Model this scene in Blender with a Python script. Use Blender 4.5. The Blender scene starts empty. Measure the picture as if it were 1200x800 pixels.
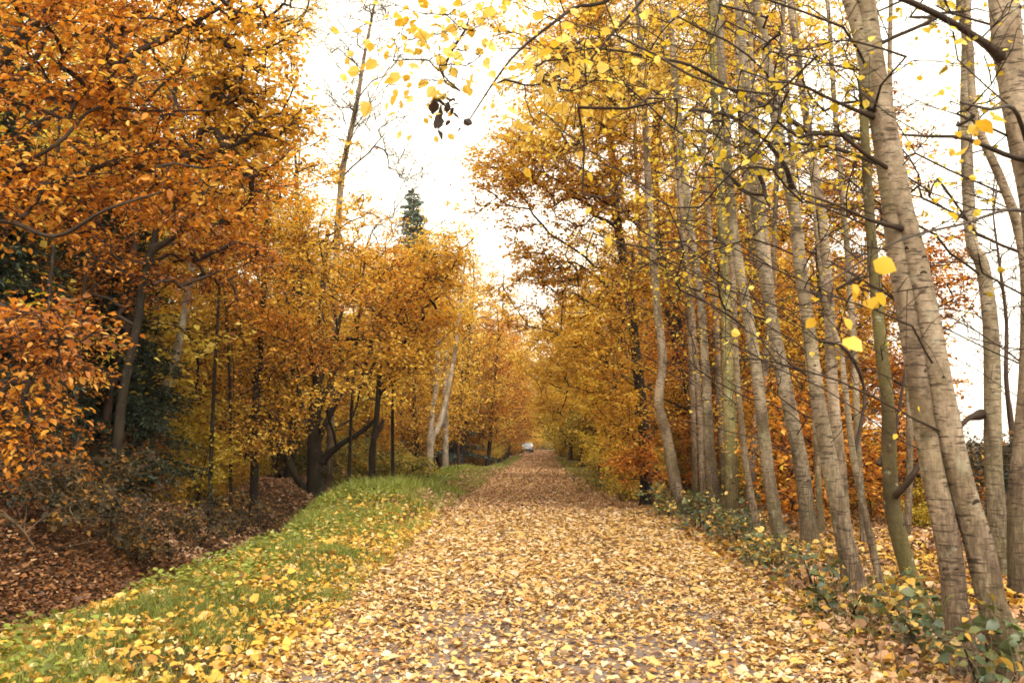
import bpy, math, random
import numpy as np
from mathutils import Vector, Matrix

rng = np.random.default_rng(11)
random.seed(5)
SC = bpy.context.scene
COL = SC.collection
R = math.radians

# ------------------------------------------------------------------ camera
F, CX, CY, CAMH = 1170.0, 600.0, 400.0, 1.6
PITCH = math.atan(118 / F)
YAW = math.atan(32 / F)
cam_d = bpy.data.cameras.new("camera")
cam = bpy.data.objects.new("camera", cam_d)
COL.objects.link(cam)
cam.location = (0, 0, CAMH)
cam.rotation_euler = (math.pi / 2 + PITCH, 0, YAW)
cam_d.sensor_width = 36.0
cam_d.lens = 36.0 * F / 1200.0
cam_d.clip_start = 0.1
cam_d.clip_end = 6000
cam_d.dof.use_dof = True
cam_d.dof.focus_distance = 16.0
cam_d.dof.aperture_fstop = 4.0
SC.camera = cam
CM = np.array(cam.rotation_euler.to_matrix())


def at(px, py, Y):
    """world point seen at photo pixel px, py at distance Y along the path"""
    d = CM @ np.array([(px - CX) / F, -(py - CY) / F, -1.0])
    return np.array([0, 0, CAMH]) + d * (Y / d[1])


# ------------------------------------------------------------------ terrain
def vnoise(x, y, s, seed=0):
    """smooth value noise, vectorised"""
    x = np.asarray(x, float) * s + seed * 17.3
    y = np.asarray(y, float) * s - seed * 9.1
    xi, yi = np.floor(x), np.floor(y)
    fx, fy = x - xi, y - yi
    fx, fy = fx * fx * (3 - 2 * fx), fy * fy * (3 - 2 * fy)

    def h(a, b):
        v = np.sin(a * 127.1 + b * 311.7 + seed * 3.7) * 43758.5453
        return v - np.floor(v)
    return (h(xi, yi) * (1 - fx) + h(xi + 1, yi) * fx) * (1 - fy) + (h(xi, yi + 1) * (1 - fx) + h(xi + 1, yi + 1) * fx) * fy


def fbm(x, y, s, seed=0):
    return 0.55 * vnoise(x, y, s, seed) + 0.3 * vnoise(x, y, s * 2.1, seed + 1) + 0.15 * vnoise(x, y, s * 4.3, seed + 2)


def sstep(a, b, x):
    t = np.clip((np.asarray(x, float) - a) / (b - a), 0, 1)
    return t * t * (3 - 2 * t)


def verge_edge(y):
    return np.interp(y, [0, 8, 11, 17, 22, 26, 29, 32, 37, 42, 55, 70, 120, 400],
                     [-4.3, -4.2, -4.0, -4.3, -4.9, -5.1, -3.7, -3.6, -4.2, -4.0, -3.3, -2.6, -2.4, -2.4])


def path_l(y):
    return np.interp(y, [0, 7, 11, 14, 23, 60, 400], [-1.8, -1.87, -2.05, -2.05, -2.2, -2.1, -2.1])


def path_r(y):
    return np.interp(y, [0, 7, 11, 26, 58, 400], [1.95, 2.0, 2.3, 2.35, 1.6, 1.5])


def height(x, y):
    x = np.asarray(x, float)
    y = np.asarray(y, float)
    xe = verge_edge(y)
    n = fbm(x, y, 0.55, 3)
    n2 = fbm(x, y, 1.9, 5)
    z = 0.03 * (n2 - 0.5)
    # grassy verge, with two long mounds
    v = sstep(path_l(y) + 0.1, path_l(y) - 0.9, x) * sstep(xe - 0.5, xe + 0.5, x)
    z = z + v * (0.06 + 0.08 * n + 0.31 * np.exp(-((y - 24) / 4.5) ** 2) + 0.34 * np.exp(-((y - 42) / 8.0) ** 2))
    # ditch and far bank
    fade = 1 - 0.6 * sstep(45, 80, y)
    d = xe - x
    dit = -0.95 * sstep(-0.2, 1.2, d) + (1.15 + 0.35 * n) * sstep(1.7, 4.2, d)
    z = z + dit * fade + sstep(1.5, 5, d) * 0.3 * (n - 0.5)
    # right bank
    rr = x - 2.9
    z = z + sstep(0, 0.8, rr) * 0.07 * n2 + sstep(0.6, 3, rr) * (0.05 + 0.22 * (n - 0.5))
    return z


def gz(x, y):
    return float(height(x, y))


def ray_ground(px, py):
    d = CM @ np.array([(px - CX) / F, -(py - CY) / F, -1.0])
    d = d / d[1]
    Y = np.linspace(3, 200, 8000)
    p = np.array([0, 0, CAMH])[None] + Y[:, None] * d[None]
    below = p[:, 2] < height(p[:, 0], p[:, 1])
    i = int(np.argmax(below)) if below.any() else len(Y) - 1
    return p[i]


# ------------------------------------------------------------------ materials
def new_mat(name):
    m = bpy.data.materials.new(name)
    m.use_nodes = True
    nt = m.node_tree
    nt.nodes.clear()
    out = nt.nodes.new("ShaderNodeOutputMaterial")
    return m, nt, out


def ramp(nt, fac, stops, interp='LINEAR'):
    r = nt.nodes.new("ShaderNodeValToRGB")
    r.color_ramp.interpolation = interp
    e = r.color_ramp.elements
    while len(e) < len(stops):
        e.new(0.5)
    for el, (p, c) in zip(e, stops):
        el.position = p
        el.color = (*c, 1)
    nt.links.new(fac, r.inputs[0])
    return r.outputs[0]


def nd(nt, typ, **kw):
    n = nt.nodes.new(typ)
    for k, v in kw.items():
        setattr(n, k, v)
    return n


def math_n(nt, op, a, b=None, clamp=False):
    n = nt.nodes.new("ShaderNodeMath")
    n.operation = op
    n.use_clamp = clamp
    for i, v in enumerate((a, b)):
        if v is None:
            continue
        if isinstance(v, (int, float)):
            n.inputs[i].default_value = v
        else:
            nt.links.new(v, n.inputs[i])
    return n.outputs[0]


def mixc(nt, fac, a, b, mode='MIX'):
    n = nt.nodes.new("ShaderNodeMix")
    n.data_type = 'RGBA'
    n.blend_type = mode
    for sock, v in ((n.inputs[0], fac), (n.inputs[6], a), (n.inputs[7], b)):
        if isinstance(v, (int, float)):
            sock.default_value = v
        elif isinstance(v, tuple):
            sock.default_value = (*v, 1)
        else:
            nt.links.new(v, sock)
    return n.outputs[2]


def noise(nt, vec, scale, detail=4, rough=0.55, stretch=None):
    if stretch:
        mp = nt.nodes.new("ShaderNodeMapping")
        mp.inputs['Scale'].default_value = stretch
        nt.links.new(vec, mp.inputs[0])
        vec = mp.outputs[0]
    n = nt.nodes.new("ShaderNodeTexNoise")
    n.inputs['Scale'].default_value = scale
    n.inputs['Detail'].default_value = detail
    n.inputs['Roughness'].default_value = rough
    nt.links.new(vec, n.inputs['Vector'])
    return n.outputs[0]


def coords(nt, rand=True):
    tc = nt.nodes.new("ShaderNodeTexCoord")
    v = tc.outputs['Object']
    if rand:
        oi = nt.nodes.new("ShaderNodeObjectInfo")
        m = nt.nodes.new("ShaderNodeVectorMath")
        m.operation = 'ADD'
        mul = math_n(nt, 'MULTIPLY', oi.outputs['Random'], 37.0)
        nt.links.new(v, m.inputs[0])
        nt.links.new(mul, m.inputs[1])
        v = m.outputs[0]
    return v, tc


def leaf_mat(name, stops, transl=0.42, rough=0.55, spread=0.0, gloss=0.04):
    m, nt, out = new_mat(name)
    a = nd(nt, "ShaderNodeAttribute", attribute_name="tint")
    fac = a.outputs['Fac']
    if spread:
        oi = nt.nodes.new("ShaderNodeObjectInfo")
        s = math_n(nt, 'MULTIPLY', math_n(nt, 'SUBTRACT', oi.outputs['Random'], 0.5), spread)
        fac = math_n(nt, 'ADD', fac, s, True)
    c = ramp(nt, fac, stops)
    d = nt.nodes.new("ShaderNodeBsdfDiffuse")
    t = nt.nodes.new("ShaderNodeBsdfTranslucent")
    nt.links.new(c, d.inputs[0])
    tc = mixc(nt, 1.0, c, (1.0, 0.86, 0.62), 'MULTIPLY')
    nt.links.new(tc, t.inputs[0])
    mx = nt.nodes.new("ShaderNodeMixShader")
    mx.inputs[0].default_value = transl
    nt.links.new(d.outputs[0], mx.inputs[1])
    nt.links.new(t.outputs[0], mx.inputs[2])
    if gloss:
        g = nt.nodes.new("ShaderNodeBsdfGlossy")
        g.inputs['Roughness'].default_value = rough
        g.inputs['Color'].default_value = (1, 1, 1, 1)
        mx2 = nt.nodes.new("ShaderNodeMixShader")
        mx2.inputs[0].default_value = gloss
        nt.links.new(mx.outputs[0], mx2.inputs[1])
        nt.links.new(g.outputs[0], mx2.inputs[2])
        mx = mx2
    nt.links.new(mx.outputs[0], out.inputs[0])
    return m


def bark_mat(name, light, dark, spot, algae=0.25, fissure=0.6, dash=0.5, base_z=1.3):
    m, nt, out = new_mat(name)
    v, tc = coords(nt)
    big = noise(nt, v, 1.3, 3)
    col = ramp(nt, big, [(0.32, dark), (0.62, light)])
    fine = noise(nt, v, 1.0, 5, 0.7, (22, 22, 30))
    col = mixc(nt, 0.6, col, ramp(nt, fine, [(0.3, (0.3, 0.28, 0.26)), (0.68, (1.35, 1.33, 1.31))]), 'MULTIPLY')
    # patches of darker, dirtier bark
    pa = noise(nt, v, 1.0, 4, 0.6, (5, 5, 2.2))
    col = mixc(nt, 0.8, col, ramp(nt, pa, [(0.38, (0.42, 0.36, 0.30)), (0.58, (1.15, 1.15, 1.15))]), 'MULTIPLY')
    # short horizontal lenticels and rings
    da = noise(nt, v, 1.0, 3, 0.6, (7, 7, 48))
    dm = ramp(nt, da, [(0.55, (0, 0, 0)), (0.61, (1, 1, 1))])
    col = mixc(nt, math_n(nt, 'MULTIPLY', dm, dash), col, spot)
    # rough fissured bark low on the stem
    sep = nt.nodes.new("ShaderNodeSeparateXYZ")
    nt.links.new(tc.outputs['Object'], sep.inputs[0])
    low = nt.nodes.new("ShaderNodeMapRange")
    nt.links.new(sep.outputs[2], low.inputs[0])
    low.inputs[1].default_value = base_z * 1.8
    low.inputs[2].default_value = 0.0
    fi = noise(nt, v, 1.0, 4, 0.6, (42, 42, 7))
    col = mixc(nt, math_n(nt, 'MULTIPLY', low.outputs[0], 0.75, True), col, mixc(nt, 1.0, col, (0.5, 0.44, 0.38), 'MULTIPLY'))
    fm = ramp(nt, fi, [(0.40, (1, 1, 1)), (0.60, (0, 0, 0))])
    fz = math_n(nt, 'MULTIPLY', math_n(nt, 'MULTIPLY', fm, low.outputs[0]), fissure, True)
    col = mixc(nt, fz, col, spot)
    al = ramp(nt, noise(nt, v, 0.9, 3), [(0.48, (0, 0, 0)), (0.7, (1, 1, 1))])
    col = mixc(nt, math_n(nt, 'MULTIPLY', al, algae), col, (0.17, 0.16, 0.05))
    oi = nt.nodes.new("ShaderNodeObjectInfo")
    col = mixc(nt, 1.0, col, ramp(nt, oi.outputs['Random'], [(0, (.72, .68, .62)), (.35, (1.08, 1.06, 1.02)), (.65, (.88, .9, .84)), (1, (1.15, 1.1, 1.04))]), 'MULTIPLY')
    li = ramp(nt, noise(nt, v, 6.5, 4, .6), [(0.62, (0, 0, 0)), (0.66, (1, 1, 1))])
    col = mixc(nt, math_n(nt, 'MULTIPLY', li, algae), col, (.34, .36, .27))
    b = nt.nodes.new("ShaderNodeBsdfPrincipled")
    b.inputs['Roughness'].default_value = 0.8
    b.inputs['Specular IOR Level'].default_value = 0.25
    nt.links.new(col, b.inputs['Base Color'])
    bu = nt.nodes.new("ShaderNodeBump")
    bu.inputs['Strength'].default_value = 0.7
    bu.inputs['Distance'].default_value = 0.012
    hgt = math_n(nt, 'SUBTRACT', fine, math_n(nt, 'MULTIPLY', fz, 1.2))
    hgt = math_n(nt, 'SUBTRACT', hgt, math_n(nt, 'MULTIPLY', dm, 0.15))
    nt.links.new(hgt, bu.inputs['Height'])
    nt.links.new(bu.outputs[0], b.inputs['Normal'])
    nt.links.new(b.outputs[0], out.inputs[0])
    return m


def plain(name, col, rough=0.6, metal=0.0, var=0.0, spec=0.4):
    m, nt, out = new_mat(name)
    b = nt.nodes.new("ShaderNodeBsdfPrincipled")
    b.inputs['Roughness'].default_value = rough
    b.inputs['Metallic'].default_value = metal
    b.inputs['Specular IOR Level'].default_value = spec
    v, _ = coords(nt)
    n = noise(nt, v, 6.0)
    lo = tuple(c * (1 - var) for c in col)
    hi = tuple(c * (1 + var) for c in col)
    nt.links.new(ramp(nt, n, [(0.3, lo), (0.7, hi)]), b.inputs['Base Color'])
    nt.links.new(b.outputs[0], out.inputs[0])
    return m


M = {}
M['alder'] = bark_mat('alder_bark', (0.37, 0.30, 0.23), (0.22, 0.17, 0.122), (0.045, 0.03, 0.021), 0.25, 0.95, 0.85)
M['algae'] = bark_mat('green_stained_bark', (0.30, 0.26, 0.13), (0.2, 0.165, 0.075), (0.045, 0.032, 0.018), 0.6, 0.8, 0.6)
M['olive'] = bark_mat('olive_bark', (0.15, 0.115, 0.05), (0.085, 0.062, 0.03), (0.035, 0.025, 0.014), 0.5, 0.5, 0.4)
M['birch'] = bark_mat('birch_bark', (0.50, 0.44, 0.37), (0.30, 0.24, 0.185), (0.04, 0.03, 0.022), 0.1, 0.95, 0.75, 0.9)
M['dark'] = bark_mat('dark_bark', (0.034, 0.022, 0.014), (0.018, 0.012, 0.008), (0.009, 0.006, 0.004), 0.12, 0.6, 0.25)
M['brown'] = bark_mat('brown_bark', (0.12, 0.08, 0.042), (0.065, 0.042, 0.024), (0.03, 0.02, 0.012), 0.2, 0.7, 0.3)
M['twig_dark'] = plain('dark_twig', (0.034, 0.021, 0.014), 0.7, 0, 0.4, 0.2)
M['twig_tan'] = plain('tan_twig', (0.15, 0.10, 0.06), 0.75, 0, 0.5, 0.2)
M['knot'] = plain('knot_bark', (0.035, 0.023, 0.015), 0.85, 0, 0.4, 0.2)
PAL = {
    'gold': [(0, (.40, .19, .015)), (.28, (.70, .39, .026)), (.7, (.83, .55, .055)), (1, (.85, .65, .14))],
    'orange': [(0, (.27, .085, .010)), (.33, (.60, .225, .015)), (.75, (.78, .37, .03)), (1, (.82, .54, .09))],
    'rust': [(0, (.17, .058, .013)), (.35, (.44, .15, .016)), (.75, (.64, .26, .028)), (1, (.74, .42, .09))],
    'yellow': [(0, (.60, .38, .025)), (.5, (.78, .53, .06)), (1, (.82, .66, .18))],
    'lime': [(0, (.30, .25, .02)), (.4, (.58, .46, .032)), (.75, (.76, .58, .05)), (1, (.80, .66, .14))],
    'bramble': [(0, (.022, .038, .012)), (.55, (.06, .09, .024)), (.8, (.15, .15, .025)), (.92, (.5, .27, .02)), (1, (.6, .4, .08))],
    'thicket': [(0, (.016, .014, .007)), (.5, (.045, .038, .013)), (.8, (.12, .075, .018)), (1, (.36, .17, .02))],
    'dead': [(0, (.018, .012, .012)), (1, (.06, .038, .034))],
    'shrub': [(0, (.07, .08, .014)), (.4, (.19, .19, .025)), (.75, (.38, .31, .035)), (1, (.56, .38, .06))],
    'spruce': [(0, (.012, .022, .012)), (.6, (.03, .05, .024)), (1, (.06, .085, .035))],
    'blue': [(0, (.09, .14, .115)), (.6, (.16, .23, .18)), (1, (.24, .31, .23))],
    'grass': [(0, (.075, .08, .012)), (.4, (.155, .19, .022)), (.75, (.27, .315, .04)), (1, (.42, .38, .09))],
    'litter': [(0, (.085, .045, .026)), (.2, (.20, .098, .042)), (.36, (.38, .185, .045)), (.5, (.49, .30, .11)), (.62, (.53, .33, .085)), (.76, (.53, .37, .17)), (1, (.57, .46, .33))],
    'copper': [(0, (.09, .048, .03)), (.35, (.28, .145, .07)), (.7, (.46, .26, .135)), (1, (.56, .42, .28))],
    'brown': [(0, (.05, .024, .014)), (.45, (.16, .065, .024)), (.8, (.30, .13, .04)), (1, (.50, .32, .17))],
    'yellit': [(0, (.16, .075, .02)), (.3, (.40, .20, .03)), (.7, (.56, .35, .05)), (1, (.60, .46, .24))],
}
for k in PAL:
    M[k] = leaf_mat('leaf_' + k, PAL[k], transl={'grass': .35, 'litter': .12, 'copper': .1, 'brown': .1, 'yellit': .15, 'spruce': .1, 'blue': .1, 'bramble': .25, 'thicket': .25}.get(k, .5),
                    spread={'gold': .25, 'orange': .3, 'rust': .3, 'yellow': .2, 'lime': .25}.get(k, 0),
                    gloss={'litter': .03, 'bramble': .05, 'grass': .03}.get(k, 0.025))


# ------------------------------------------------------------------ mesh builders
def build(name, verts, groups, mats, parent=None, loc=(0, 0, 0)):
    """groups: list of (faces (M,k) int array, material index, smooth, tint array or None)"""
    me = bpy.data.meshes.new(name)
    verts = np.asarray(verts, np.float32) - np.asarray(loc, np.float32)
    me.vertices.add(len(verts))
    me.vertices.foreach_set("co", verts.ravel())
    groups = [g for g in groups if len(g[0])]
    nl = sum(g[0].size for g in groups)
    npoly = sum(len(g[0]) for g in groups)
    me.loops.add(nl)
    me.polygons.add(npoly)
    li = np.concatenate([g[0].ravel() for g in groups]).astype(np.int32)
    tot = np.concatenate([np.full(len(g[0]), g[0].shape[1]) for g in groups])
    st = np.concatenate([[0], np.cumsum(tot)[:-1]]).astype(np.int32)
    me.loops.foreach_set("vertex_index", li)
    me.polygons.foreach_set("loop_start", st)
    me.polygons.foreach_set("material_index", np.concatenate([np.full(len(g[0]), g[1]) for g in groups]).astype(np.int32))
    me.polygons.foreach_set("use_smooth", np.concatenate([np.full(len(g[0]), g[2]) for g in groups]).astype(bool))
    for m in mats:
        me.materials.append(m)
    if any(g[3] is not None for g in groups):
        a = me.attributes.new("tint", 'FLOAT', 'FACE')
        a.data.foreach_set("value", np.concatenate([g[3] if g[3] is not None else np.zeros(len(g[0])) for g in groups]).astype(np.float32))
    me.update(calc_edges=True)
    o = bpy.data.objects.new(name, me)
    COL.objects.link(o)
    if parent is not None:
        o.parent = parent
    else:
        o.location = loc
    return o


class Acc:
    """collects geometry for one mesh"""
    def __init__(s):
        s.v, s.g, s.n = [], [], 0

    def add(s, v, faces, mat=0, smooth=True, tint=None):
        v = np.asarray(v, float).reshape(-1, 3)
        s.v.append(v)
        if not isinstance(faces, list):
            faces = [(faces, tint)]
        for f, t in faces:
            s.g.append((np.asarray(f) + s.n, mat, smooth, t))
        s.n += len(v)

    def make(s, name, mats, parent=None, loc=(0, 0, 0)):
        if not s.v:
            return None
        return build(name, np.concatenate(s.v), s.g, mats, parent, loc)


def tube_batch(P, Rr, sides):
    """P (C,L,3), Rr (C,L) -> verts, quads"""
    C, L, _ = P.shape
    T = np.gradient(P, axis=1)
    T /= np.linalg.norm(T, axis=2, keepdims=True) + 1e-9
    av = T.mean(1)
    ref = np.where(np.abs(av[:, 2:3]) < 0.8, np.array([[0, 0, 1.0]]), np.array([[1.0, 0, 0]]))
    A = np.cross(T, ref[:, None, :])
    A /= np.linalg.norm(A, axis=2, keepdims=True) + 1e-9
    B = np.cross(T, A)
    an = np.arange(sides) * 2 * np.pi / sides
    V = P[:, :, None, :] + Rr[:, :, None, None] * (np.cos(an)[None, None, :, None] * A[:, :, None, :] + np.sin(an)[None, None, :, None] * B[:, :, None, :])
    idx = np.arange(C * L * sides).reshape(C, L, sides)
    nx = np.roll(idx, -1, axis=2)
    q = np.stack([idx[:, :-1], nx[:, :-1], nx[:, 1:], idx[:, 1:]], -1).reshape(-1, 4)
    return V.reshape(-1, 3), q


def add_chains(acc, chains, sides, mat=0):
    by = {}
    for p, r in chains:
        by.setdefault(len(p), []).append((p, r))
    for L, cs in by.items():
        if L < 2:
            continue
        v, q = tube_batch(np.array([c[0] for c in cs]), np.array([c[1] for c in cs]), sides)
        acc.add(v, q, mat, True)


def unit(a):
    return a / (np.linalg.norm(a, axis=-1, keepdims=True) + 1e-9)


def add_leaves(acc, P, D, N, S, W, tint, kind='quad', mat=1, curl=0.15):
    """leaf blades: base P, direction D, normal N, length S, width W"""
    n = len(P)
    if n == 0:
        return
    D = unit(D)
    N = unit(N - D * (N * D).sum(1, keepdims=True))
    B = np.cross(N, D)
    S = S[:, None]
    W = W[:, None]
    ids = np.arange(n)[:, None]

    def pt(s, w, h):
        return P + D * S * s + B * W * w + N * S * h
    if kind == 'quad':
        V = np.stack([pt(0, 0, 0), pt(.48, .5, curl * .8), pt(1, 0, -curl * .3), pt(.48, -.5, curl * .8)], 1)
        acc.add(V, ids * 4 + np.arange(4)[None], mat, False, tint)
    elif kind == 'hex':
        V = np.stack([pt(0, 0, 0), pt(.28, .46, curl * .6), pt(.66, .40, curl * .5), pt(1, 0, -curl * .4), pt(.66, -.40, curl * .5), pt(.28, -.46, curl * .6)], 1)
        # two quads folded along the midrib
        f = np.concatenate([ids * 6 + np.array([[0, 1, 2, 3]]), ids * 6 + np.array([[0, 3, 4, 5]])])
        acc.add(V, f, mat, False, np.concatenate([tint, tint]))
    else:
        c = curl
        V = np.stack([pt(0, 0, 0), pt(.33, 0, c * .25), pt(.68, 0, c * .1), pt(1, 0, -c * .6),
                      pt(.28, .47, c * .8), pt(.62, .46, c * .55), pt(.28, -.47, c * .8), pt(.62, -.46, c * .55), pt(.86, .2, -c * .1), pt(.86, -.2, -c * .1)], 1)
        b = ids * 10
        tri = np.concatenate([b + np.array([[0, 4, 1]]), b + np.array([[0, 1, 6]])])
        qd = np.concatenate([b + np.array([[1, 4, 5, 2]]), b + np.array([[6, 1, 2, 7]]), b + np.array([[2, 5, 8, 3]]), b + np.array([[7, 2, 3, 9]])])
        acc.add(V, [(tri, np.tile(tint, 2)), (qd, np.tile(tint, 4))], mat, True)


def catmull(pts, n):
    pts = np.asarray(pts, float)
    if len(pts) == 2:
        t = np.linspace(0, 1, n)[:, None]
        return pts[0] * (1 - t) + pts[1] * t
    k = len(pts) - 1
    ext = np.concatenate([[2 * pts[0] - pts[1]], pts, [2 * pts[-1] - pts[-2]]])
    u = np.linspace(0, k, n)
    i = np.minimum(u.astype(int), k - 1)
    t = (u - i)[:, None]
    p0, p1, p2, p3 = ext[i], ext[i + 1], ext[i + 2], ext[i + 3]
    return 0.5 * (2 * p1 + (p2 - p0) * t + (2 * p0 - 5 * p1 + 4 * p2 - p3) * t ** 2 + (3 * p1 - p0 - 3 * p2 + p3) * t ** 3)


# ------------------------------------------------------------------ tree growth
def px_line(pts, Y, dY=None):
    """[(px,py,w)] at distance Y (or Y..dY along the line) -> points (n,3), radii"""
    n = len(pts)
    out, rad = [], []
    for i, p in enumerate(pts):
        yy = Y if dY is None else Y + (dY - Y) * i / (n - 1)
        out.append(at(p[0], p[1], yy))
        rad.append(p[2] * yy / F / 2)
    return np.array(out), np.array(rad)


def px_lobe(px, py, rx, ry, Y, ryd, n):
    return (at(px, py, Y), np.array([rx * Y / F, ryd, ry * Y / F]), n)


def sample_lobe(c, r, n):
    d = unit(rng.normal(size=(n * 3, 3)))
    s = rng.uniform(0, 1, n * 3) ** 0.5 * rng.uniform(.85, 1.2, n * 3)
    p = c + d * s[:, None] * r
    f = 2.0 / max(np.min(r), .4)
    q = vnoise(p[:, 0] + 1.7 * p[:, 2], p[:, 1] - 1.3 * p[:, 2], .55 * f, 61) + .6 * vnoise(p[:, 2], p[:, 0] + p[:, 1], f, 63)
    return p[np.argsort(q + .9 * rng.random(n * 3))[-n:]]


DEF = dict(seg=0.35, asc=0.45, wz=0.7, arch=0.35, tip=0.004, twigs=5, lpt=7, tl=(0.2, 0.5), ls=0.075, lw=0.62, flat=0.7,
           droop=0.25, kind='quad', leaf='gold', bark='dark', twig='twig_dark', attach=1.2, maxr=0.5, wig=0.05, rexp=0.5, jit=0.06, bare=0.0,
           twup=0.1, knots=0, tmean=0.5, tsd=0.24, sides=(6, 4), clump=0.7)


def skeleton(stems, targets, P, base_z):
    """stems: list of (pts, rad) -> node arrays and chains"""
    np_, nr, par = [], [], []
    k = 0
    for pts, rad in stems:
        L = np.linalg.norm(np.diff(pts, axis=0), axis=1).sum()
        n = max(4, int(L / 0.25))
        p = catmull(pts, n)
        r = np.interp(np.linspace(0, 1, n), np.linspace(0, 1, len(rad)), rad)
        np_.append(p)
        nr.append(r)
        k += n
    pos = np.zeros((k + len(targets) * 14, 3))
    rad0 = np.zeros(len(pos))
    pos[:k] = np.concatenate(np_)
    rad0[:k] = np.concatenate(nr)
    par = np.full(len(pos), -1)
    tang = np.zeros_like(pos)
    tang[:k] = [0, 0, 1]
    ntr = k
    stem0 = pos[:k]
    ok0 = stem0[:, 2] > base_z + P['attach']
    if not ok0.any():
        ok0[:] = True
    dist = np.array([np.linalg.norm(stem0 - t, axis=1).min() for t in targets]) if len(targets) else np.zeros(0)
    order = np.argsort(dist)
    chains = []
    valid = np.zeros(len(pos), bool)
    valid[:k] = ok0
    for ti in order:
        t = targets[ti]
        cand = np.nonzero(valid[:k])[0]
        dv = t - pos[cand]
        hz = np.hypot(dv[:, 0], dv[:, 1])
        d = np.linalg.norm(dv, axis=1)
        cost = d + P['wz'] * np.abs(dv[:, 2] - P['asc'] * hz)
        j = cand[int(np.argmin(cost))]
        v = t - pos[j]
        L = np.linalg.norm(v)
        if L < 0.05:
            continue
        n = int(np.clip(math.ceil(L / P['seg']), 2, 12))
        d0 = unit(v / L + np.array([0, 0, P['arch']]) + 0.3 * tang[j] * (j >= ntr) + 2.2 * P['wig'] * rng.normal(size=3))
        c1 = pos[j] + d0 * L * 0.45
        u = (np.arange(1, n + 1) / n)[:, None]
        pts = (1 - u) ** 2 * pos[j] + 2 * u * (1 - u) * c1 + u ** 2 * t
        pts[:-1] += rng.normal(size=(n - 1, 3)) * P['wig'] * min(L, 1.2) * 0.35
        ids = np.arange(k, k + n)
        pos[ids] = pts
        par[ids] = np.concatenate([[j], ids[:-1]])
        full = np.concatenate([pos[j][None], pts])
        tang[ids] = unit(np.diff(full, axis=0))
        valid[ids] = True
        chains.append((j, ids))
        k += n
    cnt = np.zeros(k)
    for j, ids in chains:
        cnt[ids[-1]] += 1
    for i in range(k - 1, ntr - 1, -1):
        if par[i] >= 0:
            cnt[par[i]] += max(cnt[i], 0)
    r = P['tip'] * np.maximum(cnt, 1) ** P['rexp']
    r[:ntr] = rad0[:ntr]
    return pos[:k], r, chains, ntr


def leaf_cloud(acc, pos, chains, P, mat_twig, mat_leaf):
    T = P['twigs']
    nC = len(chains)
    if nC == 0:
        return
    A0 = np.array([pos[c[1][max(-3, -len(c[1]))]] if len(c[1]) > 1 else pos[c[0]] for c in chains])
    A1 = np.array([pos[c[1][-1]] for c in chains])
    cd = unit(A1 - A0)
    cl = np.clip(np.repeat(rng.normal(0, 1, nC), T), -2, 2)
    u = np.tile(np.linspace(0.15, 1.0, T), nC)[:, None]
    S0 = np.repeat(A0, T, 0) * (1 - u) + np.repeat(A1, T, 0) * u
    h = rng.normal(size=(nC * T, 3))
    h[:, 2] *= (1 - P['flat'])
    d = unit(0.75 * np.repeat(cd, T, 0) * np.array([1, 1, 1 - 0.5 * P['flat']]) + unit(h) + np.array([0, 0, P['twup']]))
    ln = rng.uniform(*P['tl'], nC * T)[:, None]
    mid = S0 + d * ln * 0.5
    end = S0 + d * ln + np.array([0, 0, -1]) * ln * P['droop'] * 0.4
    tp = np.stack([S0, mid, end], 1)
    tr = np.tile(np.array([[1.0, 0.75, 0.35]]), (nC * T, 1)) * P['tip'] * 0.75
    v, q = tube_batch(tp, tr, 3)
    acc.add(v, q, mat_twig, True)
    n = P['lpt']
    if n <= 0:
        return
    N = nC * T * n
    s = np.tile((np.arange(n) + 0.6) / n, nC * T)[:, None] + rng.uniform(-.1, .1, (N, 1))
    s = np.clip(s, 0.05, 1)
    t0, t1, t2 = (np.repeat(x, n, 0) for x in (S0, mid, end))
    lp = (1 - s) ** 2 * t0 + 2 * s * (1 - s) * t1 + s ** 2 * t2 + rng.normal(size=(N, 3)) * P['jit'] * np.array([1, 1, 1 - .5 * P['flat']])
    sd = np.where(np.arange(N) % 2 == 0, 1.0, -1.0)[:, None]
    dd = np.repeat(d, n, 0)
    side = unit(np.cross(dd, np.array([0, 0, 1.0])[None])) * sd
    D = unit(dd * 0.6 + side * 0.8 + rng.normal(size=(N, 3)) * 0.35 + np.array([0, 0, -P['droop']]))
    NN = unit(np.array([0, 0, 1.0])[None] * (0.4 + P['flat']) + rng.normal(size=(N, 3)) * 0.55)
    sz = P['ls'] * np.clip(rng.lognormal(-.06, .3, N), .4, 1.6)
    tint = np.clip(P['tmean'] + np.repeat(cl, n) * P['clump'] * P['tsd'] + rng.normal(0, P['tsd'], N), 0, 1)
    keep = np.ones(N, bool)
    if P['bare'] > 0:
        keep = np.repeat(rng.random(nC * T) > P['bare'], n)
    add_leaves(acc, lp[keep], D[keep], NN[keep], sz[keep], sz[keep] * P['lw'], tint[keep], P['kind'], mat_leaf)


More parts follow.
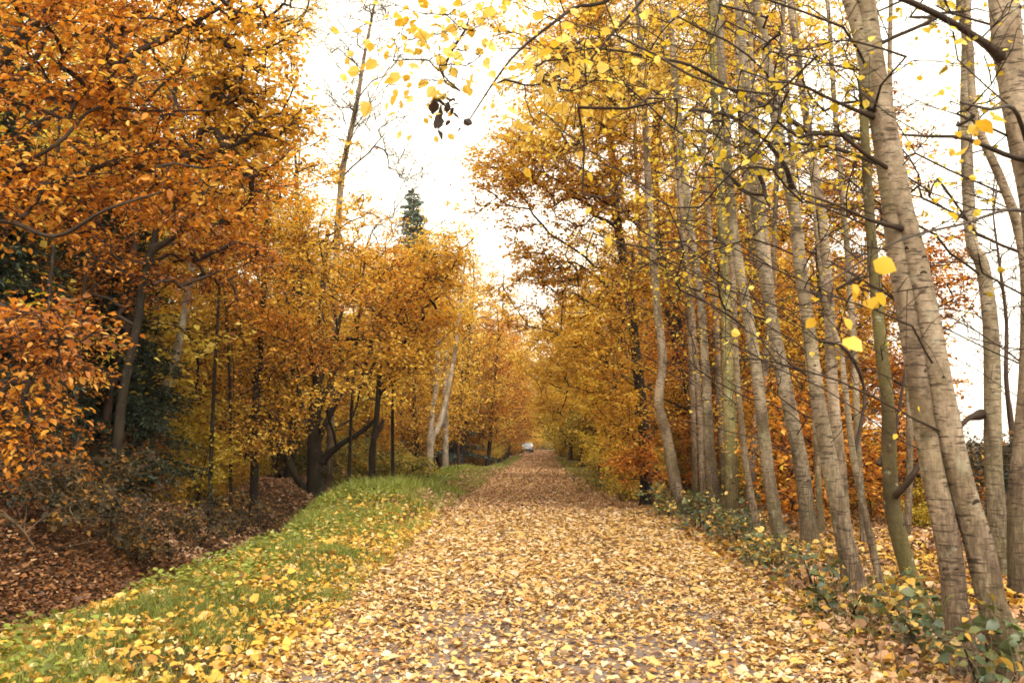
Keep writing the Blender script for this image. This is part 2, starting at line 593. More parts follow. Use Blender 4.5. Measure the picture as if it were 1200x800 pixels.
def stem_mesh(acc, pts, rad, sides=14, rough=0.03, flare=True, knots=0):
    L = np.linalg.norm(np.diff(pts, axis=0), axis=1).sum()
    n = max(8, int(L / 0.14))
    p = catmull(pts, n)
    r = np.interp(np.linspace(0, 1, n), np.linspace(0, 1, len(rad)), rad)
    if flare:
        hz = np.linalg.norm(p - p[0], axis=1)
        r = r * (1 + 0.5 * np.exp(-np.maximum(hz - .3, 0) / 0.2))
    V, q = tube_batch(p[None], r[None], sides)
    V = V.reshape(n, sides, 3)
    ax = p[:, None, :]
    an = np.arange(sides)
    ph = rng.uniform(0, 6.28, 4)
    zz = np.linspace(0, L, n)[:, None]
    k = 1 + rough * (np.sin(an[None] * 2 * np.pi / sides * 2 + zz * 1.3 + ph[0]) + 0.7 * np.sin(an[None] * 2 * np.pi / sides * 3 - zz * 2.1 + ph[1]) + 0.6 * np.sin(zz * 5.3 + ph[2]))
    k = k + rng.normal(0, rough * 0.35, (n, sides))
    if flare:
        k = k + 0.36 * np.exp(-np.maximum(zz - .3, 0) / 0.26) * np.sin(an[None] * 2 * np.pi / sides * 4 + ph[3])
    V = ax + (V - ax) * k[:, :, None]
    acc.add(V.reshape(-1, 3), q, 0, True)
    for _ in range(knots):
        i = int(rng.uniform(0.04, 0.9) * n)
        a = rng.uniform(0, 2 * np.pi)
        j = int(a / (2 * np.pi) * sides)
        c = V[i, j]
        nrm = unit(c - p[i])
        up = unit(p[min(i + 1, n - 1)] - p[max(i - 1, 0)])
        sd = np.cross(up, nrm)
        ri = np.linalg.norm(c - p[i])
        w, hh = rng.uniform(.18, .5), r[i] * rng.uniform(.07, .2)
        ang = np.arange(10) * 2 * np.pi / 10

        def wrap(f, eps):
            ph_ = np.cos(ang) * w * f
            v_ = np.sin(ang) * hh * f - np.abs(np.cos(ang)) ** 1.5 * hh * 1.3 * f
            return p[i] + (ri + eps) * (np.cos(ph_)[:, None] * nrm + np.sin(ph_)[:, None] * sd) + v_[:, None] * up
        ring = wrap(1.0, -.004)
        ring2 = wrap(.6, .05 * ri)
        cen = p[i] + nrm * ri * 1.06 - up * hh * .3
        vv = np.concatenate([ring, ring2, cen[None]])
        ii = np.arange(10)
        jj = (ii + 1) % 10
        acc.add(vv, [(np.stack([ii, jj, jj + 10, ii + 10], 1), None), (np.stack([ii + 10, jj + 10, np.full(10, 20)], 1), None)], 1, True)


def thing(name, label, cat, loc=(0, 0, 0), group=None, rz=0.0):
    o = bpy.data.objects.new(name, None)
    o.empty_display_size = 0.2
    COL.objects.link(o)
    o.location = loc
    o.rotation_euler = (0, 0, rz)
    tag(o, label, cat, group)
    return o


def tag(o, label=None, cat=None, group=None, kind=None):
    for k, v in (('label', label), ('category', cat), ('group', group), ('kind', kind)):
        if v:
            o[k] = v


def tree(name, label, cat, stems, lobes, group=None, loc=None, extra=(), crown='crown', stemname='trunk', flare=True, parts_for_stems=False, **kw):
    """stems, extra: list of (pts, rad) in world space; lobes: list of (centre, radii, count[, overrides])"""
    P = dict(DEF)
    P.update(kw)
    base = np.array(stems[0][0][0]) if loc is None else np.array(loc)
    root = thing(name, label, cat, tuple(base), group)
    acc = Acc()
    for si, (p, r) in enumerate(stems):
        p = np.array(p, float)
        q = p.copy()
        if flare:
            q = np.concatenate([[p[0] - np.array([0, 0, 0.35])], p])
            r = np.concatenate([[r[0]], r])
        stem_mesh(acc, q, np.asarray(r), 14 if r[0] > 0.05 else 8, 0.03, flare, P['knots'])
        if parts_for_stems and si > 0:
            sacc = Acc()
            sacc.v, sacc.g, sacc.n = [acc.v.pop()], [], 0
            g = acc.g.pop()
            acc.n -= len(sacc.v[0])
            sacc.g = [(g[0] - acc.n, 0, True, None)]
            sacc.make('side_stem', [M[P['bark']], M['knot']], root, base)
    bacc, cacc = Acc(), Acc()
    for p, r in extra:
        lacc = Acc()
        rr = np.array(r, float)
        stem_mesh(lacc, np.array(p), rr, 8, 0.06, False)
        lacc.make('limb', [M[P['twig']]], root, base)
    # every lobe with its own settings grows from the same stems
    sets = {}
    for lb in lobes:
        ov = lb[3] if len(lb) > 3 else {}
        key = tuple(sorted(ov.items()))
        sets.setdefault(key, (ov, []))[1].append(sample_lobe(lb[0], lb[1], lb[2]))
    mats = [M[P['twig']], M[P['leaf']]]
    for ov, tg in sets.values():
        P2 = dict(P)
        P2.update(ov)
        if M[P2['leaf']] not in mats:
            mats.append(M[P2['leaf']])
        st = list(stems) + list(extra)
        if 'only' in ov:
            st = [extra[ov['only']]]
        pos, r, chains, ntr = skeleton(st, np.concatenate(tg), P2, base[2])
        thick, thin = [], []
        for j, ids in chains:
            pp = np.concatenate([pos[j][None], pos[ids]])
            lim = r[j] * (P2['maxr'] if j < ntr else 1.0)
            rr = np.concatenate([[min(r[ids[0]] * 1.15, lim)], np.minimum(r[ids], lim)])
            (thick if rr[0] > 0.014 else thin).append((pp, rr))
        add_chains(bacc, thick, P2['sides'][0])
        add_chains(bacc, thin, P2['sides'][1])
        leaf_cloud(cacc, pos, chains, P2, 0, mats.index(M[P2['leaf']]))
    off = acc.n
    acc.v += bacc.v
    acc.g += [(g[0] + off, 2, g[2], g[3]) for g in bacc.g]
    acc.n += bacc.n
    acc.make(stemname, [M[P['bark']], M['knot'], M[P['twig']]], root, base)
    cacc.make(crown, mats, root, base)
    return root


def extend(pts, rad, ztop, lean=(0, 0)):
    """carry a stem on above the frame"""
    p, r = list(pts), list(rad)
    d = unit(p[-1] - p[-2]) * np.array([.6, .6, 1])
    d = unit(d)
    z = p[-1][2]
    while z < ztop:
        st = min(1.2, ztop - z + 0.01)
        q = p[-1] + d / max(d[2], .3) * st + np.array([lean[0], lean[1], 0]) * st + rng.normal(size=3) * np.array([.06, .06, 0])
        p.append(q)
        r.append(max(r[-1] * 0.86, 0.012))
        z = q[2]
    return np.array(p), np.array(r)


exec_parts = []
# ------------------------------------------------------------------ ground
def make_ground():
    xs = np.unique(np.concatenate([-np.geomspace(14, 2500, 34), np.arange(-14, 10.01, 0.11), np.geomspace(10, 2500, 34)]))
    ys = np.unique(np.concatenate([-np.geomspace(3, 400, 14), np.linspace(-3, 4, 12), np.geomspace(4, 120, 330), np.geomspace(120, 4000, 50)]))
    X, Y = np.meshgrid(xs, ys)
    far = sstep(60, 140, np.hypot(X, Y))
    Z = height(X, Y) * (1 - far)
    nx, ny = len(xs), len(ys)
    i = np.arange(nx * ny).reshape(ny, nx)
    q = np.stack([i[:-1, :-1], i[:-1, 1:], i[1:, 1:], i[1:, :-1]], -1).reshape(-1, 4)
    m, nt, out = new_mat('forest_floor')
    v, tc = coords(nt, False)
    vo = nd(nt, "ShaderNodeTexVoronoi")
    vo.inputs['Scale'].default_value = 19
    wn = noise(nt, v, 5, 3)
    va = nt.nodes.new("ShaderNodeVectorMath")
    va.operation = 'ADD'
    sc = math_n(nt, 'MULTIPLY', wn, 0.12)
    nt.links.new(v, va.inputs[0])
    nt.links.new(sc, va.inputs[1])
    nt.links.new(va.outputs[0], vo.inputs['Vector'])
    sp = nd(nt, "ShaderNodeSeparateColor")
    nt.links.new(vo.outputs['Color'], sp.inputs[0])
    leaf = ramp(nt, sp.outputs[0], [(0, (.03, .017, .011)), (.35, (.075, .034, .017)), (.7, (.15, .066, .025)), (.92, (.24, .125, .04)), (1, (.36, .24, .11))])
    soil = ramp(nt, noise(nt, v, 3.5), [(0.35, (.02, .014, .009)), (.65, (.06, .036, .02))])
    edge = ramp(nt, vo.outputs['Distance'], [(0.25, (0, 0, 0)), (0.6, (1, 1, 1))])
    col = mixc(nt, edge, leaf, soil)
    patch = ramp(nt, noise(nt, v, 0.8), [(0.42, (0, 0, 0)), (0.62, (1, 1, 1))])
    col = mixc(nt, math_n(nt, 'MULTIPLY', patch, 0.5), col, soil)
    b = nd(nt, "ShaderNodeBsdfPrincipled")
    b.inputs['Roughness'].default_value = 0.9
    b.inputs['Specular IOR Level'].default_value = 0.15
    nt.links.new(col, b.inputs['Base Color'])
    bu = nd(nt, "ShaderNodeBump")
    bu.inputs['Strength'].default_value = 0.8
    bu.inputs['Distance'].default_value = 0.02
    nt.links.new(math_n(nt, 'ADD', sp.outputs[1], math_n(nt, 'MULTIPLY', vo.outputs['Distance'], -0.8)), bu.inputs['Height'])
    nt.links.new(bu.outputs[0], b.inputs['Normal'])
    nt.links.new(b.outputs[0], out.inputs[0])
    o = build('ground', np.stack([X, Y, Z], -1).reshape(-1, 3), [(q, 0, True, None)], [m])
    tag(o, 'leaf covered forest floor with ditch and banks beside the path', None, None, 'structure')


def make_path():
    ys = np.unique(np.concatenate([np.linspace(-2, 4, 12), np.geomspace(4, 196, 320)]))
    u = np.linspace(0, 1, 50)
    L = path_l(ys) - 0.15 + 0.35 * (fbm(np.zeros_like(ys), ys, 0.9, 8) - 0.5)
    Rr = path_r(ys) + 0.1 + 0.5 * (fbm(np.ones_like(ys) * 5, ys, 0.8, 9) - 0.5)
    X = L[:, None] * (1 - u) + Rr[:, None] * u
    Y = np.repeat(ys[:, None], len(u), 1)
    far = sstep(60, 140, np.hypot(X, Y))
    # surface sits a little above the ground, its rims sink into it
    rim = np.minimum(1, np.minimum(u, 1 - u) / 0.04)
    Z = height(X, Y) * (1 - far) + 0.016 * rim[None] - 0.012 * (1 - rim[None]) + 0.01 * far
    n = len(u)
    i = np.arange(len(ys) * n).reshape(len(ys), n)
    q = np.stack([i[:-1, :-1], i[:-1, 1:], i[1:, 1:], i[1:, :-1]], -1).reshape(-1, 4)
    m, nt, out = new_mat('path_surface')
    v, tc = coords(nt, False)
    base = ramp(nt, noise(nt, v, 2.2, 5), [(0.3, (.11, .083, .07)), (0.7, (.21, .162, .138))])
    gr = noise(nt, v, 60, 3)
    base = mixc(nt, 0.5, base, ramp(nt, gr, [(0.3, (.45, .43, .42)), (0.7, (1.4, 1.4, 1.4))]), 'MULTIPLY')
    vo = nd(nt, "ShaderNodeTexVoronoi")
    vo.inputs['Scale'].default_value = 15
    nt.links.new(v, vo.inputs['Vector'])
    sp = nd(nt, "ShaderNodeSeparateColor")
    nt.links.new(vo.outputs['Color'], sp.inputs[0])
    lc = ramp(nt, sp.outputs[0], [(0, (.12, .05, .025)), (.4, (.28, .125, .055)), (.75, (.42, .21, .09)), (1, (.58, .36, .19))])
    mask = math_n(nt, 'MULTIPLY', ramp(nt, vo.outputs['Distance'], [(0.3, (1, 1, 1)), (0.42, (0, 0, 0))]), ramp(nt, sp.outputs[1], [(0.35, (0, 0, 0)), (0.4, (1, 1, 1))]))
    col = mixc(nt, mask, base, lc)
    b = nd(nt, "ShaderNodeBsdfPrincipled")
    b.inputs['Roughness'].default_value = 0.7
    b.inputs['Specular IOR Level'].default_value = 0.3
    nt.links.new(col, b.inputs['Base Color'])
    bu = nd(nt, "ShaderNodeBump")
    bu.inputs['Strength'].default_value = 0.5
    bu.inputs['Distance'].default_value = 0.01
    nt.links.new(math_n(nt, 'ADD', gr, mask), bu.inputs['Height'])
    nt.links.new(bu.outputs[0], b.inputs['Normal'])
    nt.links.new(b.outputs[0], out.inputs[0])
    o = build('path', np.stack([X, Y, Z], -1).reshape(-1, 3), [(q, 0, True, None)], [m])
    tag(o, 'straight forest track strewn with fallen leaves', None, None, 'structure')
    # pale road crossing at the far end
    rd = plain('road_surface', (.26, .22, .19), 0.85, 0, 0.15)
    xs = np.linspace(-150, 150, 61)
    V = np.concatenate([np.stack([xs, 197 + 0 * xs, 0.02 + 0 * xs], 1), np.stack([xs, 206 + 0 * xs, 0.02 + 0 * xs], 1)])
    k = np.arange(60)
    o = build('road', V, [(np.stack([k, k + 1, k + 62, k + 61], 1), 0, False, None)], [rd])
    tag(o, 'pale road crossing the far end of the track', None, None, 'structure')


def flat_leaves(name, label, X, Y, size, mat, tmean, tsd, kind, lift=0.02, tilt=0.35, extra_tint=None, upright=0.0):
    n = len(X)
    far = sstep(60, 140, np.hypot(X, Y))
    Z = height(X, Y) * (1 - far) + lift + rng.uniform(0, 0.03, n) + upright * rng.random(n)
    a = rng.uniform(0, 2 * np.pi, n)
    D = np.stack([np.cos(a), np.sin(a), rng.normal(0, tilt * .6, n)], 1)
    N = np.stack([rng.normal(0, tilt, n), rng.normal(0, tilt, n), np.ones(n)], 1)
    N[:, :2] *= np.where(rng.random(n) < .15, 2.6, 1.0)[:, None]
    N[rng.random(n) < 0.4] *= -1
    S = size * np.clip(rng.lognormal(-.05, .32, n), .4, 1.7)
    t = np.clip(tmean + rng.normal(0, tsd, n) + (0 if extra_tint is None else extra_tint), 0, 1)
    acc = Acc()
    add_leaves(acc, np.stack([X, Y, Z], 1), D, N, S, S * rng.uniform(.6, .9, n), t, kind, 0, 0.22)
    return acc


def scatter(n, y0, y1, xl, xr, power=1.0):
    """positions with density falling with distance"""
    u = rng.random(n)
    Y = y0 * (y1 / y0) ** (u ** power)
    a, b = xl(Y), xr(Y)
    return a + (b - a) * rng.random(n), Y


def make_litter():
    # leaves on the track
    acc = Acc()

    def put(X, Y, size, tm, ts, kind, mat, lift=0.02, tilt=0.3, up=0.0):
        a = flat_leaves('', '', X, Y, size, None, tm, ts, kind, lift, tilt, None, up)
        for v, in zip(a.v):
            pass
        off = acc.n
        acc.v += a.v
        acc.g += [(g[0] + off, mat, g[2], g[3]) for g in a.g]
        acc.n += a.n
    def pl(y): return path_l(y) - 0.25
    def pr(y): return path_r(y) + 0.35
    def uni(n, y0, y1, xl, xr):
        Y = rng.uniform(y0, y1, n)
        a, b = xl(Y), xr(Y)
        return a + (b - a) * rng.random(n), Y
    X, Y = uni(35000, 4.0, 12, pl, pr)
    def cover(X, Y):
        mid = (X - path_l(Y)) / (path_r(Y) - path_l(Y))
        worn = np.exp(-((mid - .34) / .1) ** 2) + np.exp(-((mid - .66) / .1) ** 2)
        drift = 1.1 * np.abs(2 * mid - 1) ** 2.5
        return np.clip(.60 + .8 * (fbm(X * 1.6, Y * .7, 1.1, 21) - .45) * 1.6 - .2 * worn + .35 * drift, .08, 1)
    k = rng.random(len(X)) < cover(X, Y)
    X, Y = X[k], Y[k]
    m = len(X) // 4
    put(X[m:], Y[m:], .060, .60, .28, 'full', 0, .02, .24)
    put(X[:m], Y[:m], .042, .45, .28, 'quad', 0, .012, .2)
    X, Y = uni(52000, 12, 24, pl, pr)
    k = rng.random(len(X)) < (cover(X, Y) + .12) * (1 - sstep(17, 27, Y) * 0.65)
    put(X[k], Y[k], .075, .62, .25, 'hex', 0)
    X, Y = uni(60000, 18, 42, pl, pr)
    k = rng.random(len(X)) < sstep(16, 30, Y) * 0.8
    X, Y = X[k], Y[k]
    m = len(X) // 2
    put(X[m:], Y[m:], .085, .6, .25, 'quad', 1)
    put(X[:m], Y[:m], .08, .5, .28, 'quad', 0)
    X, Y = uni(42000, 110, 196, pl, pr)
    put(X, Y, .2, .6, .25, 'quad', 1)
    X, Y = uni(60000, 40, 110, pl, pr)
    put(X[::2], Y[::2], .11, .65, .25, 'quad', 1)
    put(X[1::2], Y[1::2], .10, .5, .28, 'quad', 0)
    o = acc.make('path_leaf_litter', [M['litter'], M['copper']])
    tag(o, 'pale yellow and buff leaves carpeting the track', None, None, 'stuff')
    # verge leaves, sitting in the grass
    acc = Acc()
    def vl(y): return verge_edge(y) - 0.2
    def vr(y): return path_l(y) + 0.1
    X, Y = uni(11000, 4.5, 13, vl, vr)
    k = rng.random(len(X)) < 0.1 + 0.9 * fbm(X, Y, .7, 31)
    put(X[k], Y[k], .062, .55, .25, 'full', 0, .02, .5, .06)
    X, Y = uni(4600, 13, 22, vl, vr)
    k = rng.random(len(X)) < sstep(verge_edge(Y) - .3, path_l(Y) - .2, X) * (0.4 + 0.6 * fbm(X, Y, .7, 31)) * 1.0
    put(X[k], Y[k], .075, .55, .25, 'hex', 0, .05, .45, .09)
    X, Y = uni(7000, 22, 60, lambda y: path_l(y) - 0.9, vr)
    put(X, Y, .09, .5, .25, 'quad', 1, .04, .4, .06)
    X, Y = uni(2500, 28, 34, lambda y: verge_edge(y) - 1.2, lambda y: verge_edge(y) + 0.8)
    put(X, Y, .09, .5, .25, 'quad', 1, .03, .4, .03)
    o = acc.make('verge_leaf_litter', [M['yellit'], M['copper']])
    tag(o, 'yellow leaves caught in the grass verge', None, None, 'stuff')
    # ditch and left wood
    acc = Acc()
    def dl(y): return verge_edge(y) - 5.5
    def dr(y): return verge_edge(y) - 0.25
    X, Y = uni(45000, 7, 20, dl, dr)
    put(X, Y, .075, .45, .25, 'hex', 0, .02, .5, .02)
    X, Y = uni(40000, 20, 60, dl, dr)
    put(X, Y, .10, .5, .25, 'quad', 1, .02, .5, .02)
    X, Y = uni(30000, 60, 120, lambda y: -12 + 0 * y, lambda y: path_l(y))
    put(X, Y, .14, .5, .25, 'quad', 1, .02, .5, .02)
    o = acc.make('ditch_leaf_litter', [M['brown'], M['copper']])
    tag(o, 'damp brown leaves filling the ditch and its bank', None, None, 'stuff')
    # right side
    acc = Acc()
    def rl(y): return path_r(y) + 0.1
    def rr(y): return 8.6 + 0 * y
    X, Y = uni(34000, 4.5, 16, rl, rr)
    k = rng.random(len(X)) < 0.75
    X, Y = X[k], Y[k]
    m = np.clip(fbm(X, Y, .8, 91) * 1.5 - .3, 0, 1) > rng.random(len(X))
    put(X[m], Y[m], .075, .42, .28, 'full', 0, .02, .45, .03)
    put(X[~m], Y[~m], .075, .5, .3, 'full', 1, .02, .45, .03)
    X, Y = uni(36000, 16, 40, rl, rr)
    put(X[::2], Y[::2], .085, .45, .28, 'quad', 1, .02, .4, .03)
    put(X[1::2], Y[1::2], .085, .3, .28, 'quad', 0, .02, .4, .03)
    X, Y = uni(20000, 40, 110, rl, rr)
    put(X, Y, .14, .45, .26, 'quad', 1, .02, .4, .03)
    o = acc.make('bank_leaf_litter', [M['yellit'], M['copper']])
    tag(o, 'orange and yellow leaves under the trunks on the right bank', None, None, 'stuff')


def blades(acc, X, Y, hgt, w, tint, lean=0.45, mat=0):
    n = len(X)
    far = sstep(60, 140, np.hypot(X, Y))
    Z = height(X, Y) * (1 - far) - 0.01
    P = np.stack([X, Y, Z], 1)
    a = rng.uniform(0, 2 * np.pi, n)
    S = np.stack([np.cos(a), np.sin(a), 0 * a], 1) * (w[:, None] / 2)
    b = rng.uniform(0, 2 * np.pi, n)
    L = np.stack([np.cos(b), np.sin(b), 0 * b], 1) * (hgt * rng.uniform(.1, lean * 2, n))[:, None]
    up = np.array([0, 0, 1.0]) * hgt[:, None]
    V = np.stack([P - S, P + S, P + L * .35 + up * .6 + S * .8, P + L * .35 + up * .6 - S * .8, P + L + up * .95], 1)
    i = np.arange(n)[:, None] * 5
    acc.add(V, [(i + np.array([[0, 1, 2, 3]]), tint), (i + np.array([[3, 2, 4]]), tint)], mat, True)


def make_grass():
    acc = Acc()
    for n, y0, y1, h, w in ((95000, 4.5, 13, .125, .006), (60000, 13, 24, .15, .010), (42000, 24, 45, .17, .018), (30000, 45, 110, .18, .035)):
        Y = rng.uniform(y0, y1, n)
        a, b = verge_edge(Y) - 0.35, path_l(Y) + 0.12
        X = a + (b - a) * rng.random(n)
        cl = fbm(X, Y, 1.6, 41)
        edge = sstep(b + 0.0, b - 0.7, X)
        bare_ = fbm(X, Y, 0.9, 57)
        dens = np.clip((cl - 0.28) * 2.4, 0.05, 1) * (1 - .85 * sstep(.5, .62, bare_) * (y0 < 20)) * (0.25 + 0.75 * edge)
        if y1 < 14:
            dens = np.maximum(dens, .16 * edge)
        # worn leafy notch in the bank
        dens *= 1 - 0.9 * np.exp(-((Y - 30.5) / 1.6) ** 2) * (X < -2.9)
        k = rng.random(n) < dens
        X, Y, cl = X[k], Y[k], cl[k]
        hh = h * rng.uniform(.5, 1.35, len(X)) * (0.55 + 0.9 * cl) * (1 + 0.9 * np.exp(-((Y - 24) / 5) ** 2) * (fbm(X, Y, .8, 71) > .4))
        t = np.clip(0.32 + .22 * float(y0 > 12) + 0.5 * (fbm(X, Y, 0.6, 44) - 0.4) + rng.normal(0, .18, len(X)), 0, 1)
        blades(acc, X, Y, hh, np.full(len(X), w) * rng.uniform(.7, 1.3, len(X)), t)
    # right far verge
    n = 16000
    Y = rng.uniform(30, 110, n)
    b = path_r(Y)
    X = b - 0.1 + 1.6 * rng.random(n) ** 1.3
    k = fbm(X, Y, 1.2, 47) > 0.42
    X, Y = X[k], Y[k]
    blades(acc, X, Y, .16 * rng.uniform(.5, 1.3, len(X)), np.full(len(X), .03), np.clip(rng.normal(.6, .2, len(X)), 0, 1))
    # thin grass at the foot of the right bank
    n = 9000
    Y = rng.uniform(5, 30, n)
    X = path_r(Y) + 0.15 + 1.0 * rng.random(n)
    k = fbm(X, Y, 1.4, 48) > 0.52
    X, Y = X[k], Y[k]
    blades(acc, X, Y, .10 * rng.uniform(.5, 1.4, len(X)), np.full(len(X), .007), np.clip(rng.normal(.55, .25, len(X)), 0, 1))
    o = acc.make('grass', [M['grass']])
    tag(o, 'short green grass on the verges along the track', None, None, 'stuff')
    # clover-like weeds on the verge crest
    acc = Acc()
    n = 16000
    Y = rng.uniform(5, 40, n)
    xe = verge_edge(Y)
    X = xe - 0.3 + (path_l(Y) - xe) * 0.75 * rng.random(n)
    k = fbm(X, Y, 1.1, 51) > 0.5
    X, Y = X[k], Y[k]
    m = len(X)
    P = np.stack([X, Y, height(X, Y) + rng.uniform(.02, .2, m) * (0.6 + 0.8 * fbm(X, Y, 1.1, 51))], 1)
    a = rng.uniform(0, 6.28, m)
    D = np.stack([np.cos(a), np.sin(a), rng.normal(.1, .3, m)], 1)
    N = np.stack([rng.normal(0, .4, m), rng.normal(0, .4, m), np.ones(m)], 1)
    S = rng.uniform(.03, .075, m) * np.interp(Y, [5, 40], [1, 1.5])
    add_leaves(acc, P, D, N, S, S * .8, np.clip(rng.normal(.45, .25, m), 0, 1), 'hex', 0)
    o = acc.make('weeds', [M['grass']])
    tag(o, 'low leafy weeds growing along the ditch edge', None, None, 'stuff')


make_ground()
make_path()
make_litter()
make_grass()
#@@TREES@@

# ------------------------------------------------------------------ right row of pale grey trunks
ROW = 'pale grey trunks lining the right of the track'


def limb_line(e, YY):
    e = [(x, y, w, yy - e[0][3] + YY + (.0 if i else .02)) for i, (x, y, w, yy) in enumerate(e)]
    q = np.array([at(x, y, yy) for x, y, w, yy in e])
    r = np.array([w * yy / F / 2 for x, y, w, yy in e])
    L0 = np.linalg.norm(q[1] - q[0])
    f = min(.5, .16 / max(L0, .01))
    q = np.concatenate([q[:1], q[:1] + (q[1:2] - q[:1]) * f, q[1:]])
    r = np.concatenate([[r[0] * 1.7, r[0] * 1.15], r[1:]])
    return q, r


def alder(pts, label, Y=None, bark='alder', ztop=10.5, side=True, extra=(), lobes=(), knots=16, nside=22, slim=.86, name='alder_tree', **kw):
    b = ray_ground(pts[0][0], pts[0][1])
    YY = b[1] if Y is None else Y
    p, r = px_line(pts, YY)
    r = r * slim
    dy = 0.0 if extra else rng.normal(0, .012)
    p[:, 1] += (p[:, 2] - p[0, 2]) * dy
    p, r = extend(p, r, ztop)
    top = p[-1]
    lb = [(top - np.array([.3, 0, .6]), np.array([1.7, 1.5, 1.9]), 45)]
    mid = p[np.argmin(np.abs(p[:, 2] - 4.3))]
    if side:
        lb.append((mid + np.array([-1.0, -.2, 0.5]), np.array([1.7, 1.3, 1.9]), int(nside * 1.7)))
        lb.append((mid + np.array([-.3, 0, -1.5]), np.array([1.1, 1.1, 1.0]), nside // 2, dict(bare=.9)))
        lb.append((mid + np.array([.8, .3, 1.2]), np.array([1.0, 1.0, 1.6]), nside // 2))
    lb += list(lobes)
    ex = []
    for e in extra:
        ex.append(limb_line(e, YY))
    kk = dict(leaf='lime', bark=bark, twig='twig_dark', knots=knots, attach=1.1, maxr=.42, asc=.6, arch=.02, wz=1.0, twigs=4, lpt=3, tl=(.25, .6), ls=.055,
              lw=.8, flat=.3, droop=.5, kind='hex', bare=.55, tip=.0046, wig=.04, tmean=.62, tsd=.22)
    kk.update(kw)
    return tree(name, label, 'tree', [(p, r)], lb, ROW, extra=ex, **kk)


alder([(799, 606, 18), (790, 560, 16), (781, 510, 14), (772, 470, 13), (776, 420, 12), (769, 350, 11), (760, 230, 10), (757, 170, 9), (751, 60, 8), (746, 0, 7)],
      'slim pale trunk with a kink at mid height, left of the clustered trunks', nside=14,
      lobes=[(*px_lobe(690, 120, 85, 50, 21, 1.3, 90), dict(leaf='yellow', bare=.1, lpt=6, twigs=5, ls=.085)), (*px_lobe(640, 160, 50, 40, 21, 1.0, 34), dict(leaf='yellow', bare=.1, lpt=6, twigs=5, ls=.085)), (*px_lobe(770, 90, 60, 60, 21, 1.2, 50), dict(leaf='yellow', bare=.1, lpt=5, twigs=5, ls=.085))])
alder([(826, 602, 9), (822, 540, 9), (820, 480, 9), (812, 380, 8), (804, 300, 8), (795, 200, 7), (780, 60, 6), (775, 0, 6)],
      'very thin pale trunk hidden against the left of the tight trunk cluster', knots=5, nside=10)
alder([(841, 612, 17), (833, 540, 14), (828, 440, 12), (822, 350, 11), (815, 300, 11), (803, 200, 10), (792, 80, 9), (786, 0, 8)],
      'pale straight trunk, rough at its foot, in the tight cluster beside a green stained one', nside=14)
alder([(859, 614, 19), (856, 520, 17), (852, 420, 15), (849, 330, 13), (843, 220, 12), (836, 100, 10), (832, 0, 9)],
          'green stained straight trunk in the middle of the tight cluster', bark='algae', nside=14)
alder([(891, 642, 10), (880, 580, 9), (873, 540, 9), (863, 440, 8), (858, 330, 7), (851, 200, 6), (846, 100, 5), (842, 0, 5)],
      'thin leaning pale stem just right of the tight trunk cluster', knots=6, nside=8)
alder([(878, 628, 14), (880, 560, 13), (886, 500, 11), (893, 455, 10), (900, 400, 9), (905, 330, 8), (910, 200, 7), (915, 60, 6)],
      'crooked grey stem bending right behind the thin leaning one', Y=19.5, knots=4, nside=8)
alder([(917, 656, 20), (908, 600, 18), (899, 546, 17), (886, 437, 15), (871, 344, 14), (856, 250, 13), (848, 130, 12), (840, 30, 11), (836, 0, 10)],
      'clean pale trunk leaning left with dark branch scars, first of the larger trunks', nside=20)
alder([(950, 640, 23), (939, 546, 20), (916, 437, 18), (899, 344, 16), (888, 269, 15), (878, 150, 13), (868, 40, 11), (864, 0, 10)],
      'pale trunk leaning left, set back between two rougher trunks', nside=20)
alder([(1003, 697, 27), (990, 630, 24), (972, 542, 22), (957, 460, 20), (946, 374, 18), (937, 306, 17), (931, 250, 16), (912, 157, 15), (896, 49, 13), (886, 0, 12)],
      'grey trunk with deeply fissured foot and an arching dark branch, leaning left', nside=26,
      extra=[[(930, 225, 6, 10.8), (920, 195, 5.5, 10.5), (897, 165, 5, 10), (868, 141, 4.5, 9.6), (834, 131, 4, 9.2), (800, 128, 3, 8.8)],
             [(908, 130, 5, 10.8), (870, 112, 4.5, 10), (811, 78, 4, 9.3), (762, 67, 3.5, 8.7), (710, 58, 3, 8.2), (646, 57, 2.4, 7.7), (597, 57, 1.6, 7.3)]],
      lobes=[px_lobe(845, 140, 60, 40, 9.4, .6, 16), px_lobe(700, 70, 90, 30, 8.4, .5, 16)])
alder([(992, 660, 18), (984, 542, 16), (976, 460, 15), (972, 362, 14), (965, 262, 12), (957, 210, 12), (944, 131, 10), (931, 37, 9), (926, 0, 8)],
      'straight grey trunk half hidden behind the deeply fissured one', Y=13.2, nside=14)
alder([(1036, 706, 11), (1022, 640, 10), (1002, 546, 9), (991, 460, 8), (985, 411, 7), (970, 366, 6), (962, 320, 5), (950, 200, 4), (940, 80, 3)],
      'thin bare stem curving left in front of the olive trunk', ztop=7.5, knots=5, nside=8,
      extra=[[(1000, 540, 4, 10.3), (1012, 480, 4, 10.5), (1013, 455, 4, 10.6), (1002, 425, 4, 10.5), (985, 405, 4, 10.2), (960, 400, 3, 10)]])
alder([(1080, 722, 20), (1062, 660, 21), (1047, 600, 21), (1042, 540, 20), (1041, 480, 18), (1033, 410, 17), (1026, 340, 15), (1019, 250, 13), (1013, 150, 12), (1010, 60, 10), (1008, 0, 9)],
      'dark olive trunk with a pale broken side branch near its foot', bark='olive', knots=6, nside=18, name='olive_trunk_tree',
      extra=[[(1046, 580, 9, 9.4), (1052, 578, 9, 9.3), (1066, 562, 8, 9.2), (1078, 542, 7, 9.2)],
             [(1030, 545, 5, 9.4), (1050, 500, 4, 9.5), (1060, 440, 3.5, 9.6), (1066, 400, 2.5, 9.7)]])
